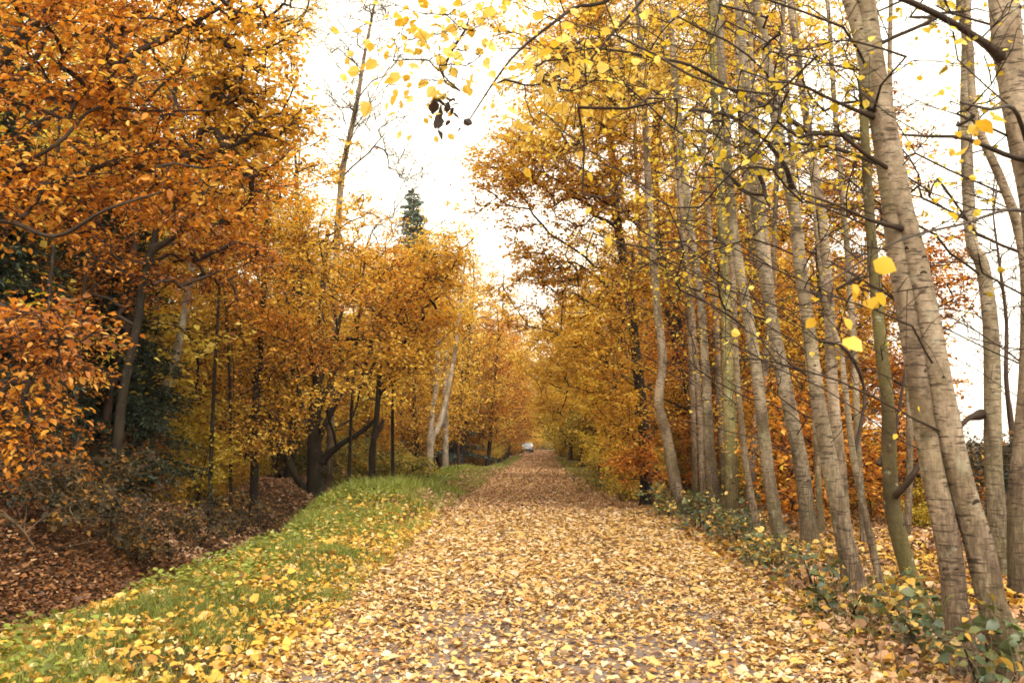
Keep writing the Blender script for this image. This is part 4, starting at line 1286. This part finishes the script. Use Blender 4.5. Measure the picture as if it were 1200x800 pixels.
# ------------------------------------------------------------------ wood behind, copies of a few kinds
def proto_tree(kind, seed):
    global rng
    rng = np.random.default_rng(seed)
    if kind == 'spruce':
        H = 13.0
        p = np.array([[0, 0, 0], [0, 0, 5], [.05, 0, 9], [0, 0, H]])
        r = np.array([.17, .12, .07, .012])
        lobes = []
        for z in np.arange(.9, H, .42):
            rad = 2.6 * (1 - z / H) ** .85 + .1
            n = int(5 + 8 * rad)
            a = rng.uniform(0, 6.28, n)
            lobes.append((z, rad, a))
        root = thing('spruce_tree', 'dark spruce', 'spruce')
        acc = Acc()
        stem_mesh(acc, p, r, 10, .03, True)
        b, c = Acc(), Acc()
        ch = []
        PP, DD, SS = [], [], []
        for z, rad, a in lobes:
            for t in np.concatenate([a, a + .5]):
                L = rad * rng.uniform(.5, 1.15)
                zz = z + rng.uniform(-.28, .28)
                e = np.array([math.cos(t) * L, math.sin(t) * L, zz - .2 * L + .08])
                s = np.array([0, 0, zz])
                m = s * .5 + e * .5 + np.array([0, 0, .06 * L])
                pts = np.array([s, m, e])
                ch.append((pts, np.array([.018, .01, .004])))
                k = int(10 + 34 * L)
                u = rng.uniform(.12, 1, k)[:, None]
                q = (1 - u) ** 2 * s + 2 * u * (1 - u) * m + u * u * e
                d = unit(e - s)
                sd = np.cross(d, [0, 0, 1])
                sg = np.where(rng.random(k) < .5, 1, -1)[:, None]
                PP.append(q)
                DD.append(d * .7 + sd * sg * .8 + np.array([0, 0, -.15]) + rng.normal(size=(k, 3)) * .4)
                SS.append(rng.uniform(.12, .3, k) * (1.15 - .5 * u[:, 0]))
        add_chains(b, ch, 4)
        acc.v += b.v
        acc.g += [(g[0] + acc.n, 2, g[2], g[3]) for g in b.g]
        acc.n += b.n
        acc.make('trunk', [M['brown'], M['knot'], M['twig_dark']], root)
        P_, D_, S_ = np.concatenate(PP), np.concatenate(DD), np.concatenate(SS)
        add_leaves(c, P_, D_, np.array([0, 0, 1.0]) + rng.normal(size=(len(P_), 3)) * .3, S_, S_ * .3, np.clip(rng.normal(.5, .25, len(P_)), 0, 1), 'quad', 0)
        c.make('crown', [M['spruce']], root)
        return root, H
    spec = {
        'gold': (11, .15, [(0, 0, 6.5, 2.6, 3.8, 190), (.8, .3, 3.2, 2.0, 1.6, 70), (-.8, -.4, 4.0, 1.9, 1.6, 70), (0, .4, 9.3, 1.7, 1.6, 50)], dict(leaf='gold', bark='dark')),
        'orange': (9.5, .14, [(0, 0, 5.5, 2.7, 3.2, 180), (1.0, -.5, 2.6, 1.9, 1.3, 70), (-.9, .6, 3.0, 2.0, 1.5, 70), (0, 0, 8.2, 1.6, 1.4, 50)], dict(leaf='orange', bark='dark')),
        'rust': (10, .16, [(0, 0, 6, 2.8, 3.4, 190), (-.9, .5, 3.0, 2.0, 1.4, 70), (.9, .4, 4.0, 2, 1.4, 60)], dict(leaf='rust', bark='brown')),
        'lime': (9, .11, [(0, 0, 5.2, 2.4, 3.3, 170), (.6, .5, 2.2, 2.0, 1.3, 80), (-.6, -.5, 2.6, 1.9, 1.4, 70)], dict(leaf='lime', bark='brown')),
        'sapling': (3.6, .03, [(0, 0, 1.7, 1.5, 1.6, 170), (.7, .4, .8, 1.0, .7, 50), (-.7, -.5, .9, 1.0, .8, 50)], dict(leaf='gold', bark='dark')),
        'rustling': (3.2, .02, [(0, 0, 1.8, 1.2, 1.4, 80), (.5, .3, .9, .8, .7, 24)], dict(leaf='orange', bark='dark')),
        'bush': (2.8, .03, [(0, 0, 1.3, 1.5, 1.25, 170), (.8, .4, .7, 1.0, .6, 50)], dict(leaf='lime', bark='brown', tmean=.75)),
        'birch': (13, .10, [(0, 0, 9.3, 1.7, 3.5, 120), (0.3, 0, 6.2, 1.4, 1.8, 40)], dict(leaf='yellow', bark='birch')),
        'bare': (13, .12, [(0, 0, 9.0, 2.0, 3.8, 120), (0.3, 0, 5.5, 1.5, 1.6, 30)], dict(leaf='copper', bark='brown')),
    }[kind]
    H, r0, lb, o = spec
    pts = [[0, 0, 0]]
    for z in np.linspace(0, H, 7)[1:]:
        pts.append([pts[-1][0] + rng.normal(0, .12), pts[-1][1] + rng.normal(0, .12), z])
    pts = np.array(pts)
    r = r0 * np.linspace(1, .12, 7)
    kk = {**BE, **o, 'ls': .115, 'lpt': 6, 'twigs': 5, 'tl': (.3, .7), 'tip': .009, 'jit': .1, 'tmean': .72 if kind == 'bush' else .5, 'tsd': .28}
    if kind == 'lime':
        kk.update(tmean=.72)
    if kind in ('sapling', 'bush', 'rustling'):
        kk.update(attach=.15, ls=.1, tl=(.2, .5), lpt=6)
    if kind == 'birch':
        kk.update(ls=.09, lpt=7, flat=.3, droop=.8, asc=.9, attach=3.5, tmean=.25, knots=6, lw=.8)
    if kind == 'bare':
        kk.update(lpt=2, bare=.6, flat=.3, asc=1.0, attach=3, ls=.09)
    nm = {'gold': 'beech_tree', 'orange': 'beech_tree', 'rust': 'oak_tree', 'lime': 'maple_tree', 'sapling': 'beech_sapling', 'rustling': 'beech_sapling', 'bush': 'understorey_bush', 'birch': 'birch_tree', 'bare': 'bare_tree'}[kind]
    root = tree(nm, 'x', {'birch': 'birch'}.get(kind, 'tree'), [(pts, r)], [(np.array([a, b, c]), np.array([d, d, e]), n) for a, b, c, d, e, n in lb], **kk)
    return root, H


PROTO = {}
for i, (k, nv) in enumerate((('gold', 3), ('orange', 3), ('rust', 2), ('lime', 2), ('birch', 2), ('bare', 2), ('spruce', 2), ('sapling', 2), ('bush', 2), ('rustling', 2))):
    for v in range(nv):
        PROTO[(k, v)] = [*proto_tree(k, 100 + 10 * i + v), False]
NV = dict(rustling=2, sapling=2, bush=2, gold=3, orange=3, rust=2, lime=2, birch=2, bare=2, spruce=2)
rng = np.random.default_rng(77)


def place(kind, x, y, s, label, group, rz=None, z=None, sz=1.0):
    v = int(rng.integers(NV[kind]))
    ent = PROTO[(kind, v)]
    root = ent[0]
    if not ent[2]:
        o = root
        ent[2] = True
    else:
        o = root.copy()
        COL.objects.link(o)
        for ch in root.children:
            c = ch.copy()
            COL.objects.link(c)
            c.parent = o
    o.location = (x, y, (gz(x, y) if y < 60 else 0) - .1 if z is None else z)
    o.rotation_euler = (rng.normal(0, .03), rng.normal(0, .03), rng.uniform(0, 6.28) if rz is None else rz)
    o.scale = (s, s, s * sz)
    o['label'] = label
    if group:
        o['group'] = group
    return o


def sky_row(px):
    """lowest photo row the trees on the left may rise to"""
    return np.interp(px, [-400, 290, 325, 360, 400, 440, 480, 520, 560, 590, 612, 640], [-300, -100, 70, 215, 285, 290, 310, 305, 280, 318, 350, 350])


def fit(x, y, s, H):
    px = 632 + x * F / y
    zt = 1.6 + (518 - sky_row(px)) * y / F
    return max(.35, min(s, zt / H))


DESC = {'rustling': 'thin orange leaved sapling', 'sapling': 'bushy golden beech sapling', 'bush': 'yellow green bush', 'gold': 'golden beech', 'orange': 'copper orange beech', 'rust': 'rust brown oak', 'lime': 'yellow green maple', 'birch': 'slim yellow birch', 'bare': 'almost leafless tree', 'spruce': 'dark green spruce'}
spots = []
tries = 0
while len(spots) < 92 and tries < 6000:
    tries += 1
    y = 13 + 95 * rng.random() ** 1.25
    x = -8.5 - rng.random() ** 1.3 * (6 + .42 * y)
    if y > 45:
        x += 2.5
    px = 632 + x * F / y
    if px < -160:
        continue
    if y < 30 and x > -9.5:
        continue
    if all((x - a) ** 2 + (y - b) ** 2 > (1.6 + .015 * y) ** 2 for a, b in spots):
        spots.append((x, y))
for x, y in sorted(spots, key=lambda q: q[1]):
    px = 632 + x * F / y
    k = str(rng.choice(['gold', 'orange', 'rust', 'lime', 'birch', 'spruce'], p=[.42, .16, .08, .18, .12, .04]))
    if px < 120 and y < 40 and rng.random() < .35:
        k = 'spruce'
    s = fit(x, y, rng.uniform(.8, 1.35), PROTO[(k, 0)][1])
    if s < .5 and k in ('birch', 'spruce'):
        k = 'gold'
        s = fit(x, y, rng.uniform(.8, 1.3), PROTO[(k, 0)][1])
    dist = 'near the ditch' if x > -11 else ('among the trunks of the left wood' if y < 45 else 'deep in the left wood')
    place(k, x, y, s, DESC[k] + ' ' + dist, 'wood left of the track')
# golden understorey filling the wood down to the ground
spots = []
tries = 0
while len(spots) < 76 and tries < 6000:
    tries += 1
    y = 29 + 82 * rng.random() ** 1.3
    x = -8.8 - rng.random() * (3 + .30 * y) + (2.8 if y > 45 else 0)
    if 632 + x * F / y < -60:
        continue
    if y < 34 and x > -9.4:
        continue
    if all((x - a) ** 2 + (y - b) ** 2 > 1.5 ** 2 for a, b in spots):
        spots.append((x, y))
for x, y in sorted(spots, key=lambda q: q[1]):
    k = 'sapling' if rng.random() < .68 else 'bush'
    place(k, x, y, rng.uniform(.7, 1.35), DESC[k] + (' among the trunks of the left wood' if y < 45 else ' deep in the left wood'), 'understorey left of the track')
for i in range(12):
    y = 23 + 12 * rng.random()
    x = -8.2 - 1.8 * rng.random()
    k = 'sapling' if i % 3 else 'bush'
    place(k, x, y, rng.uniform(.3, .55), 'small ' + DESC[k] + ' on the far bank of the ditch', 'small saplings on the ditch bank')
for i in range(34):
    y = 30 + 75 * rng.random()
    x = 3.3 + rng.random() * 3.5
    k = 'bush' if rng.random() < .8 else 'sapling'
    place(k, x, y, rng.uniform(.6, 1.2), DESC[k] + ' on the right edge of the track beyond the trunk row', 'understorey right of the track')
for i in range(34):
    y = 70 + 115 * rng.random()
    sd = rng.choice([-1, 1])
    x = sd * rng.uniform(3.4, 6.5)
    k = str(rng.choice(['sapling', 'bush']))
    place(k, x, y, rng.uniform(.8, 1.4), DESC[k] + ' at the foot of the far avenue', 'understorey of the far avenue')
for x, y, k in ((-5.9, 47, 'gold'), (-5.4, 54, 'gold'), (-6.7, 51, 'orange'), (-7.6, 43, 'gold'), (-4.9, 63, 'gold'), (-8.4, 33.5, 'gold'), (-9.6, 39, 'lime')):
    place(k, x, y, fit(x, y, 1.5, PROTO[(k, 0)][1]), DESC[k] + ' filling the row between the many branched beech and the far avenue', 'golden trees along the ditch')
for i in range(6):
    x = -10.5 - rng.random() * 8
    y = 19 + rng.random() * 14
    px = 632 + x * F / y
    k = 'gold' if i % 3 else 'lime'
    if px > 300:
        x -= 3
    place(k, x, y, rng.uniform(1.15, 1.5), 'tall ' + DESC[k] + ' behind the big leaning oak', 'tall trees of the left wood')
# two spruces of their own
place('spruce', -11.2, 20.5, .72, 'dark green spruce standing in shade at the left edge of the view', 'wood left of the track')
place('spruce', -9.8, 23, .55, 'smaller dark spruce beside the shaded one at the left edge', 'wood left of the track')
sp = place('spruce', -8.3, 66, 1.45, 'blue green conifer rising alone above the golden crowns into the sky gap', None)
sp.scale = (1.9, 1.9, 1.45)
for c in sp.children:
    if c.name.startswith('crown'):
        c.data = c.data.copy()
        c.data.materials[0] = M['blue']
# far tunnel, both sides
for side in (-1, 1):
    y = 58.0
    while y < 190:
        for row in range(3):
            x = side * (3.9 + row * 3.0 + rng.uniform(-.7, .7)) + (.0 if side < 0 else .2)
            yy = y + rng.uniform(-2, 2)
            k = str(rng.choice(['gold', 'orange', 'rust', 'lime', 'bare'], p=[.36, .30, .18, .12, .04] if side < 0 else [.32, .1, .02, .52, .04]))
            s = rng.uniform(1.0, 1.5)
            if side < 0:
                s = fit(x, yy, s, PROTO[(k, 0)][1])
            place(k, x, yy, s, DESC[k] + (' in the far avenue left of the track' if side < 0 else ' in the far avenue right of the track'), 'far avenue trees')
        y += 7 + .03 * (y - 58)
# right wood, behind the row
spots = []
tries = 0
while len(spots) < 40 and tries < 4000:
    tries += 1
    y = 26 + 40 * rng.random()
    x = 5.0 + rng.random() * 7
    if x > 7.0 and y < 36:
        continue
    if all((x - a) ** 2 + (y - b) ** 2 > 2.2 ** 2 for a, b in spots):
        spots.append((x, y))
for x, y in spots:
    k = str(rng.choice(['gold', 'orange', 'rust', 'lime', 'bare'], p=[.28, .34, .08, .10, .20]))
    place(k, x, y, rng.uniform(.85, 1.25), DESC[k] + ' behind the trunk row on the right', 'wood right of the track')
for i, (x, y, k) in enumerate([(2.7, 62, 'lime'), (3.0, 72, 'gold'), (2.6, 84, 'lime'), (2.9, 97, 'gold'), (2.5, 112, 'lime'), (2.8, 130, 'gold'), (2.6, 150, 'orange'),
                               (-3.6, 88, 'gold'), (-3.4, 104, 'orange'), (-3.6, 122, 'gold'), (-3.5, 142, 'orange'), (-4.4, 166, 'gold')]):
    place(k, x, y, rng.uniform(1.2, 1.4) * (1.2 if y > 83 else 1), DESC[k] + ' reaching over the far part of the track from the ' + ('right' if x > 0 else 'left'), 'trees arching over the far track')
for i in range(24):
    k = str(rng.choice(['sapling', 'bush']))
    place(k, rng.uniform(-14, 14), rng.uniform(212, 224), rng.uniform(1.4, 2.4), DESC[k] + ' beyond the pale road', 'bushes beyond the road', z=-.05)
for i in range(22):
    y = 17 + 20 * rng.random()
    x = 4.6 + rng.random() * 2.3
    k = 'rustling' if rng.random() < .75 else 'bush'
    place(k, x, y, rng.uniform(.4, .95), DESC[k] + ' between the trunk row and the mesh fence', 'young growth in front of the fence')
# end of the avenue, beyond the road
for i in range(44):
    x = rng.uniform(-30, 30)
    y = rng.uniform(222, 320)
    k = str(rng.choice(['bare', 'gold', 'orange', 'birch'], p=[.25, .4, .25, .1]))
    place(k, x, y, rng.uniform(1.2, 1.9), DESC[k] + ' beyond the pale road', 'trees beyond the road', z=-.1)
for i in range(9):
    place('bare', rng.uniform(9.5, 17), rng.uniform(13, 34), rng.uniform(.55, .9), 'almost leafless tree beyond the mesh fence', 'bare trees beyond the fence')
# far conifers over the open field on the right
for i in range(14):
    x = rng.uniform(30, 75)
    y = rng.uniform(85, 120)
    k = 'spruce' if i % 3 else 'bare'
    place(k, x, y, rng.uniform(.3, .55) if k == 'spruce' else .5, DESC[k] + ' on the far side of the open field', 'trees across the field', z=-.1)

# ------------------------------------------------------------------ shrubs of the left wood
for i, (x, y, rx, h, n, leaf, lab) in enumerate([
        (-6.4, 36, 1.8, 2.5, 320, 'shrub', 'rounded green and yellow shrub on the ditch bank behind the crooked dark tree'),
        (-4.9, 36, 1.2, 1.9, 200, 'shrub', 'grey green shrub under the leaning birches'),
        (-8.8, 36, 1.6, 1.7, 200, 'shrub', 'olive shrub behind the flared base of the many branched beech'),
        (-5.6, 44, 1.5, 1.6, 150, 'shrub', 'golden green shrub beyond the leaning birches'),
        (-8.6, 24.5, 1.1, 2.6, 150, 'lime', 'young yellow maple growing between dark trunks'),
        (-10.8, 27, 1.6, 2.8, 190, 'lime', 'yellow green understorey maple below the leaning black footed birch'),
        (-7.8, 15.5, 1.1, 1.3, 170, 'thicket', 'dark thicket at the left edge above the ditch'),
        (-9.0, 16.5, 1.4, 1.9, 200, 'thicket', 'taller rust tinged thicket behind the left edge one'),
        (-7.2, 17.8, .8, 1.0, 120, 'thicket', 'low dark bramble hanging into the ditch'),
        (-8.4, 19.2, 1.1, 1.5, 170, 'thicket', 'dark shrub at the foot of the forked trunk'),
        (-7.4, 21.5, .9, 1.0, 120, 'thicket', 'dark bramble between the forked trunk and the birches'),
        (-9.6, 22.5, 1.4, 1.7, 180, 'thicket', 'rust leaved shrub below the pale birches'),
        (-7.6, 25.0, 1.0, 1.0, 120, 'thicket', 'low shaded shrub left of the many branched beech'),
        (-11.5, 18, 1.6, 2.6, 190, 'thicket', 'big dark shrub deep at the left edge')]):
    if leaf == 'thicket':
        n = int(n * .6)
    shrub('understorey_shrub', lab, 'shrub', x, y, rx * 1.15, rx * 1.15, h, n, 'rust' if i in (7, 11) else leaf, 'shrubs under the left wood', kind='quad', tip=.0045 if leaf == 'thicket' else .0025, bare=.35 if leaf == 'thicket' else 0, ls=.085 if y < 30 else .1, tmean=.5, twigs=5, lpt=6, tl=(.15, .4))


def dead_branch(label, pts, w, Y):
    a = Acc()
    q = []
    for px, py, dz in pts:
        g = ray_ground(px, py)
        q.append([g[0], g[1], g[2] + dz])
    q = np.array(q)
    stem_mesh(a, q, np.linspace(w, w * .3, len(q)), 8, .06, False)
    for _ in range(4):
        i = rng.uniform(.2, .9) * (len(q) - 1)
        s = q[int(i)] * (1 - i % 1) + q[min(int(i) + 1, len(q) - 1)] * (i % 1)
        e = s + np.array([rng.normal(0, .3), rng.normal(0, .3), rng.uniform(.1, .4)])
        add_chains(a, [(np.array([s, (s + e) / 2 + rng.normal(0, .03, 3), e]), np.array([w * .4, w * .3, w * .12]))], 5)
    o = a.make('fallen_branch', [M['twig_tan'], M['knot']], None, tuple(q[0]))
    tag(o, label, 'branch', 'fallen branches on the ditch bank')


dead_branch('pale fallen branch sloping into the ditch at the left edge', [(2, 622, .25), (25, 632, .15), (42, 648, .05)], .035, 13)
dead_branch('thin dead branch lying along the ditch bank under the thicket', [(40, 652, .06), (90, 645, .1), (130, 640, .16)], .02, 13)
dead_branch('tangled dead twigs on the bank below the shaded shrubs', [(200, 585, .15), (228, 600, .12), (245, 618, .05)], .018, 18)

# dry stalks along the foot of the right bank
acc = Acc()
n = 900
Y = rng.uniform(5.5, 26, n)
X = path_r(Y) + .3 + 1.3 * rng.random(n)
Z = height(X, Y)
hh = rng.uniform(.15, .6, n)
e = np.stack([rng.normal(0, .22, n), rng.normal(0, .2, n), np.ones(n)], 1) * hh[:, None]
b0 = np.stack([X, Y, Z], 1)
v, q = tube_batch(np.stack([b0, b0 + e * .55 + rng.normal(0, .02, (n, 3)), b0 + e + np.array([0, 0, -.05]) * hh[:, None]], 1), np.tile([[.0028, .002, .001]], (n, 1)), 3)
acc.add(v, q, 0)
o = acc.make('dry_stalks', [M['twig_tan']])
tag(o, 'dry grass stalks and bare bramble canes along the right bank', None, None, 'stuff')

# ------------------------------------------------------------------ mesh fence and hedge on the right
fence_m = plain('fence_metal', (.055, .06, .05), .5, .4, .2)
FX = 7.4
froot = thing('mesh_fence', 'dark welded mesh fence running behind the trunk row', 'fence', (FX, 8, gz(FX, 8)))
ys = np.arange(8, 62, 2.5)
for i, y in enumerate(ys):
    a = Acc()
    z0, z1 = gz(FX, y) - .2, gz(FX, y) + 1.85
    s = .03
    V = np.array([[FX + dx, y + dy, z] for z in (z0, z1) for dx, dy in ((-s, -s), (s, -s), (s, s), (-s, s))])
    a.add(V, np.array([[0, 1, 5, 4], [1, 2, 6, 5], [2, 3, 7, 6], [3, 0, 4, 7], [4, 5, 6, 7]]), 0, False)
    a.make('post', [fence_m], froot, (FX, 8, gz(FX, 8)))
    if i == len(ys) - 1:
        break
    a = Acc()
    ya, yb = y + .035, y + 2.465
    za, zb = gz(FX, ya) + .05, gz(FX, yb) + .05
    H = np.linspace(0, 1.75, 9)
    P_ = np.array([[[FX + dx, ya, za + h], [FX + dx, (ya + yb) / 2, (za + zb) / 2 + h], [FX + dx, yb, zb + h]] for h in H for dx in (-.008, .008)])
    v, q = tube_batch(P_, np.full((len(P_), 3), .0035), 4)
    a.add(v, q, 0, True)
    t = np.linspace(.02, .98, 40)
    P_ = np.array([[[FX, ya + (yb - ya) * k, za + (zb - za) * k], [FX, ya + (yb - ya) * k, za + (zb - za) * k + .9], [FX, ya + (yb - ya) * k, za + (zb - za) * k + 1.78]] for k in t])
    v, q = tube_batch(P_, np.full((len(P_), 3), .0025), 3)
    a.add(v, q, 0, True)
    a.make('wire_panel', [fence_m], froot, (FX, 8, gz(FX, 8)))
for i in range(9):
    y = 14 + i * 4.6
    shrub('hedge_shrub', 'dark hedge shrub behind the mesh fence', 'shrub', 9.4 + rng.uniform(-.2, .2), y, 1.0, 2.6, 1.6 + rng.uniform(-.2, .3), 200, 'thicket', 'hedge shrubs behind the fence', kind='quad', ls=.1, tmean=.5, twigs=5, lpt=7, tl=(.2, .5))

# ------------------------------------------------------------------ parked car and far walker
car = thing('parked_car', 'silver white hatchback parked on the left verge far down the track', 'car', (-2.0, 148, 0.01), None, R(8))
cw = plain('silver_paint', (.26, .28, .29), .4, .3, .03, .6)
cb = plain('black_plastic', (.02, .02, .022), .55, 0, .1)
cg = plain('car_glass', (.05, .065, .075), .25, 0, .05, .4)
cr = plain('tail_lamp', (.35, .015, .012), .25, 0, .05, .6)
ct = plain('tyre_rubber', (.018, .018, .018), .9, 0, .1)
ch = plain('wheel_rim', (.4, .4, .42), .35, .8, .05)
cp = plain('plate_white', (.7, .7, .66), .5, 0, .03)


def prism_car(name, prof, halfw, mat, inset=None, parent=car):
    """side profile (y,z) swept across the width, upper points drawn in"""
    a = Acc()
    n = len(prof)
    V = []
    for sgn in (-1, 1):
        for y, z in prof:
            hw = halfw - (max(0, z - .95) * .26 if inset is None else inset)
            V.append([sgn * hw, y, z])
    i = np.arange(n)
    a.add(V, [(np.stack([i, (i + 1) % n, (i + 1) % n + n, i + n], 1), None), (np.array([list(range(n - 1, -1, -1))]), None), (np.array([list(range(n, 2 * n))]), None)], 0, False)
    o = a.make(name, [mat], parent)
    bv = o.modifiers.new('bevel', 'BEVEL')
    bv.width = .05
    bv.segments = 2
    return o


def slab(name, pts, mat, parent=car, th=.02, axis=(0, -1, 0)):
    a = Acc()
    p = np.array(pts, float)
    q = p + np.array(axis) * th
    n = len(p)
    i = np.arange(n)
    a.add(np.concatenate([p, q]), [(np.stack([i, (i + 1) % n, (i + 1) % n + n, i + n], 1), None), (np.array([list(range(n - 1, -1, -1))]), None), (np.array([list(range(n, 2 * n))]), None)], 0, False)
    return a.make(name, [mat], parent)


prism_car('body', [(-2.0, .32), (-2.05, .7), (-1.98, 1.0), (-1.72, 1.45), (-1.4, 1.52), (.2, 1.5), (.95, 1.02), (1.9, .86), (2.05, .6), (2.0, .32)], .86, cw)
slab('rear_window', [(-.58, -1.95, 1.05), (.58, -1.95, 1.05), (.5, -1.75, 1.42), (-.5, -1.75, 1.42)], cg, th=.05, axis=(0, -.88, .47))
for s in (-1, 1):
    slab('side_window', [(s * .835, -1.5, 1.06), (s * .835, .55, 1.06), (s * .735, .1, 1.42), (s * .735, -1.4, 1.42)], cg, th=.03, axis=(s, 0, .25))
    slab('tail_lamp', [(s * .82, -2.03, .78), (s * .62, -2.05, .78), (s * .62, -1.99, 1.0), (s * .82, -1.96, 1.0)], cr, th=.04)
prism_car('bumper', [(-2.1, .3), (-2.14, .45), (-2.1, .62), (-1.9, .62), (-1.9, .3)], .88, cb, 0)
slab('number_plate', [(-.26, -2.055, .72), (.26, -2.055, .72), (.26, -2.04, .83), (-.26, -2.04, .83)], cp, th=.02)
for s in (-1, 1):
    for y in (-1.3, 1.3):
        an = np.linspace(0, 2 * np.pi, 20, endpoint=False)
        def ring(rr, x): return np.stack([np.full(20, x), y + rr * np.cos(an), .31 + rr * np.sin(an)], 1)
        a = Acc()
        rs = [ring(.2, s * .66), ring(.31, s * .66), ring(.31, s * .86), ring(.2, s * .87)]
        i = np.arange(20)
        a.add(np.concatenate(rs), np.concatenate([np.stack([i + 20 * k, (i + 1) % 20 + 20 * k, (i + 1) % 20 + 20 * k + 20, i + 20 * k + 20], 1) for k in range(3)]), 0, True)
        wo = a.make('wheel', [ct], car)
        a = Acc()
        a.add(np.concatenate([ring(.2, s * .868), np.array([[s * .85, y, .31]])]), np.stack([i, (i + 1) % 20, np.full(20, 20)], 1), 0, False)
        a.make('rim', [ch], wo)

# tiny walker beyond the car, one skinned body
def walker(x, y):
    root = thing('person', 'distant person in a pale pink top and dark trousers walking beyond the parked car', 'person', (x, y, 0.02))
    J = {'pel': (0, 0, .95, .13), 'chest': (0, 0, 1.3, .16), 'neck': (0, 0, 1.48, .06), 'head': (0, -.02, 1.62, .095), 'top': (0, -.01, 1.72, .07),
         'hl': (-.1, 0, .9, .1), 'kl': (-.11, -.12, .5, .065), 'al': (-.11, -.1, .08, .045), 'tl': (-.11, -.26, .04, .04),
         'hr': (.1, 0, .9, .1), 'kr': (.11, .1, .5, .065), 'ar': (.11, .28, .1, .045), 'tr': (.11, .14, .04, .04),
         'sl': (-.19, 0, 1.4, .06), 'el': (-.24, .08, 1.12, .042), 'wl': (-.23, .0, .88, .035), 'sr': (.19, 0, 1.4, .06), 'er': (.24, -.06, 1.12, .042), 'wr': (.23, -.16, .9, .035)}
    E = [('pel', 'chest'), ('chest', 'neck'), ('neck', 'head'), ('head', 'top'), ('pel', 'hl'), ('hl', 'kl'), ('kl', 'al'), ('al', 'tl'), ('pel', 'hr'), ('hr', 'kr'), ('kr', 'ar'), ('ar', 'tr'),
         ('chest', 'sl'), ('sl', 'el'), ('el', 'wl'), ('chest', 'sr'), ('sr', 'er'), ('er', 'wr')]
    ks = list(J)
    me = bpy.data.meshes.new('body')
    me.from_pydata([J[k][:3] for k in ks], [(ks.index(a), ks.index(b)) for a, b in E], [])
    o = bpy.data.objects.new('body', me)
    COL.objects.link(o)
    o.parent = root
    sk = o.modifiers.new('skin', 'SKIN')
    for k, d in zip(ks, me.skin_vertices[0].data):
        d.radius = (J[k][3], J[k][3])
        d.use_root = k == 'pel'
    o.modifiers.new('smooth', 'SUBSURF').levels = 1
    m, nt, out = new_mat('walker_clothes')
    tc = nt.nodes.new("ShaderNodeTexCoord")
    sp = nt.nodes.new("ShaderNodeSeparateXYZ")
    nt.links.new(tc.outputs['Object'], sp.inputs[0])
    c = ramp(nt, math_n(nt, 'DIVIDE', sp.outputs[2], 2.0), [(0, (.03, .03, .035)), (.49, (.3, .16, .15)), (.74, (.28, .16, .12)), (.83, (.06, .04, .03))], 'CONSTANT')
    b = nt.nodes.new("ShaderNodeBsdfPrincipled")
    nt.links.new(c, b.inputs['Base Color'])
    nt.links.new(b.outputs[0], out.inputs[0])
    me.materials.append(m)


walker(1.0, 215)

# ------------------------------------------------------------------ light and render
w = bpy.data.worlds.new("World")
SC.world = w
w.use_nodes = True
nt = w.node_tree
nt.nodes.clear()
out = nt.nodes.new("ShaderNodeOutputWorld")
bg = nt.nodes.new("ShaderNodeBackground")
sky = nt.nodes.new("ShaderNodeTexSky")
sky.sky_type = 'NISHITA'
sky.sun_disc = False
sky.sun_elevation = R(48)
sky.sun_rotation = R(160)
sky.dust_density = 4.0
sky.air_density = 1.5
hsv = nt.nodes.new("ShaderNodeHueSaturation")
hsv.inputs['Saturation'].default_value = 0.12
nt.links.new(sky.outputs[0], hsv.inputs['Color'])
# thick even cloud: the blue sky only shows through it faintly
cl = mixc(nt, 0.78, hsv.outputs[0], (11.5, 10.9, 9.6))
wm = mixc(nt, 1.0, cl, (1.0, 0.955, 0.86), 'MULTIPLY')
nt.links.new(wm, bg.inputs[0])
bg.inputs[1].default_value = 0.115
nt.links.new(bg.outputs[0], out.inputs[0])

# damp autumn air
hb = Acc()
x0, x1, y0, y1, z0, z1 = -160, 160, -12, 345, -2.2, 30
hb.add([[x, y, z] for z in (z0, z1) for x, y in ((x0, y0), (x1, y0), (x1, y1), (x0, y1))], np.array([[3, 2, 1, 0], [4, 5, 6, 7], [0, 1, 5, 4], [1, 2, 6, 5], [2, 3, 7, 6], [3, 0, 4, 7]]), 0, False)
hm, hnt, hout = new_mat('damp_air')
pv = hnt.nodes.new("ShaderNodeVolumePrincipled")
pv.inputs['Color'].default_value = (.95, .93, .9, 1)
pv.inputs['Density'].default_value = 0.00026
pv.inputs['Anisotropy'].default_value = 0.0
hnt.links.new(pv.outputs[0], hout.inputs['Volume'])
ho = hb.make('haze', [hm])
tag(ho, 'thin damp haze between the trees', None, None, 'stuff')

sun_d = bpy.data.lights.new("sun", 'SUN')
sun_d.energy = 1.5
sun_d.angle = R(25)
sun_d.color = (1.0, .93, .82)
sun = bpy.data.objects.new("sun", sun_d)
COL.objects.link(sun)
az, el = R(160), R(48)
dirv = Vector((math.sin(az) * math.cos(el), math.cos(az) * math.cos(el), math.sin(el)))
sun.rotation_euler = dirv.to_track_quat('Z', 'Y').to_euler()

vs = SC.view_settings
vs.view_transform = 'Standard'
vs.look = 'None'
vs.gamma = 1.0
vs.exposure = 1.3
SC.render.engine = 'CYCLES'
cy = SC.cycles
cy.max_bounces = 8
cy.diffuse_bounces = 5
cy.transmission_bounces = 5
cy.glossy_bounces = 2
cy.sample_clamp_indirect = 6
cy.use_denoising = True
cy.use_adaptive_sampling = True
cy.adaptive_threshold = 0.02
cy.filter_width = 1.7
cy.volume_bounces = 0
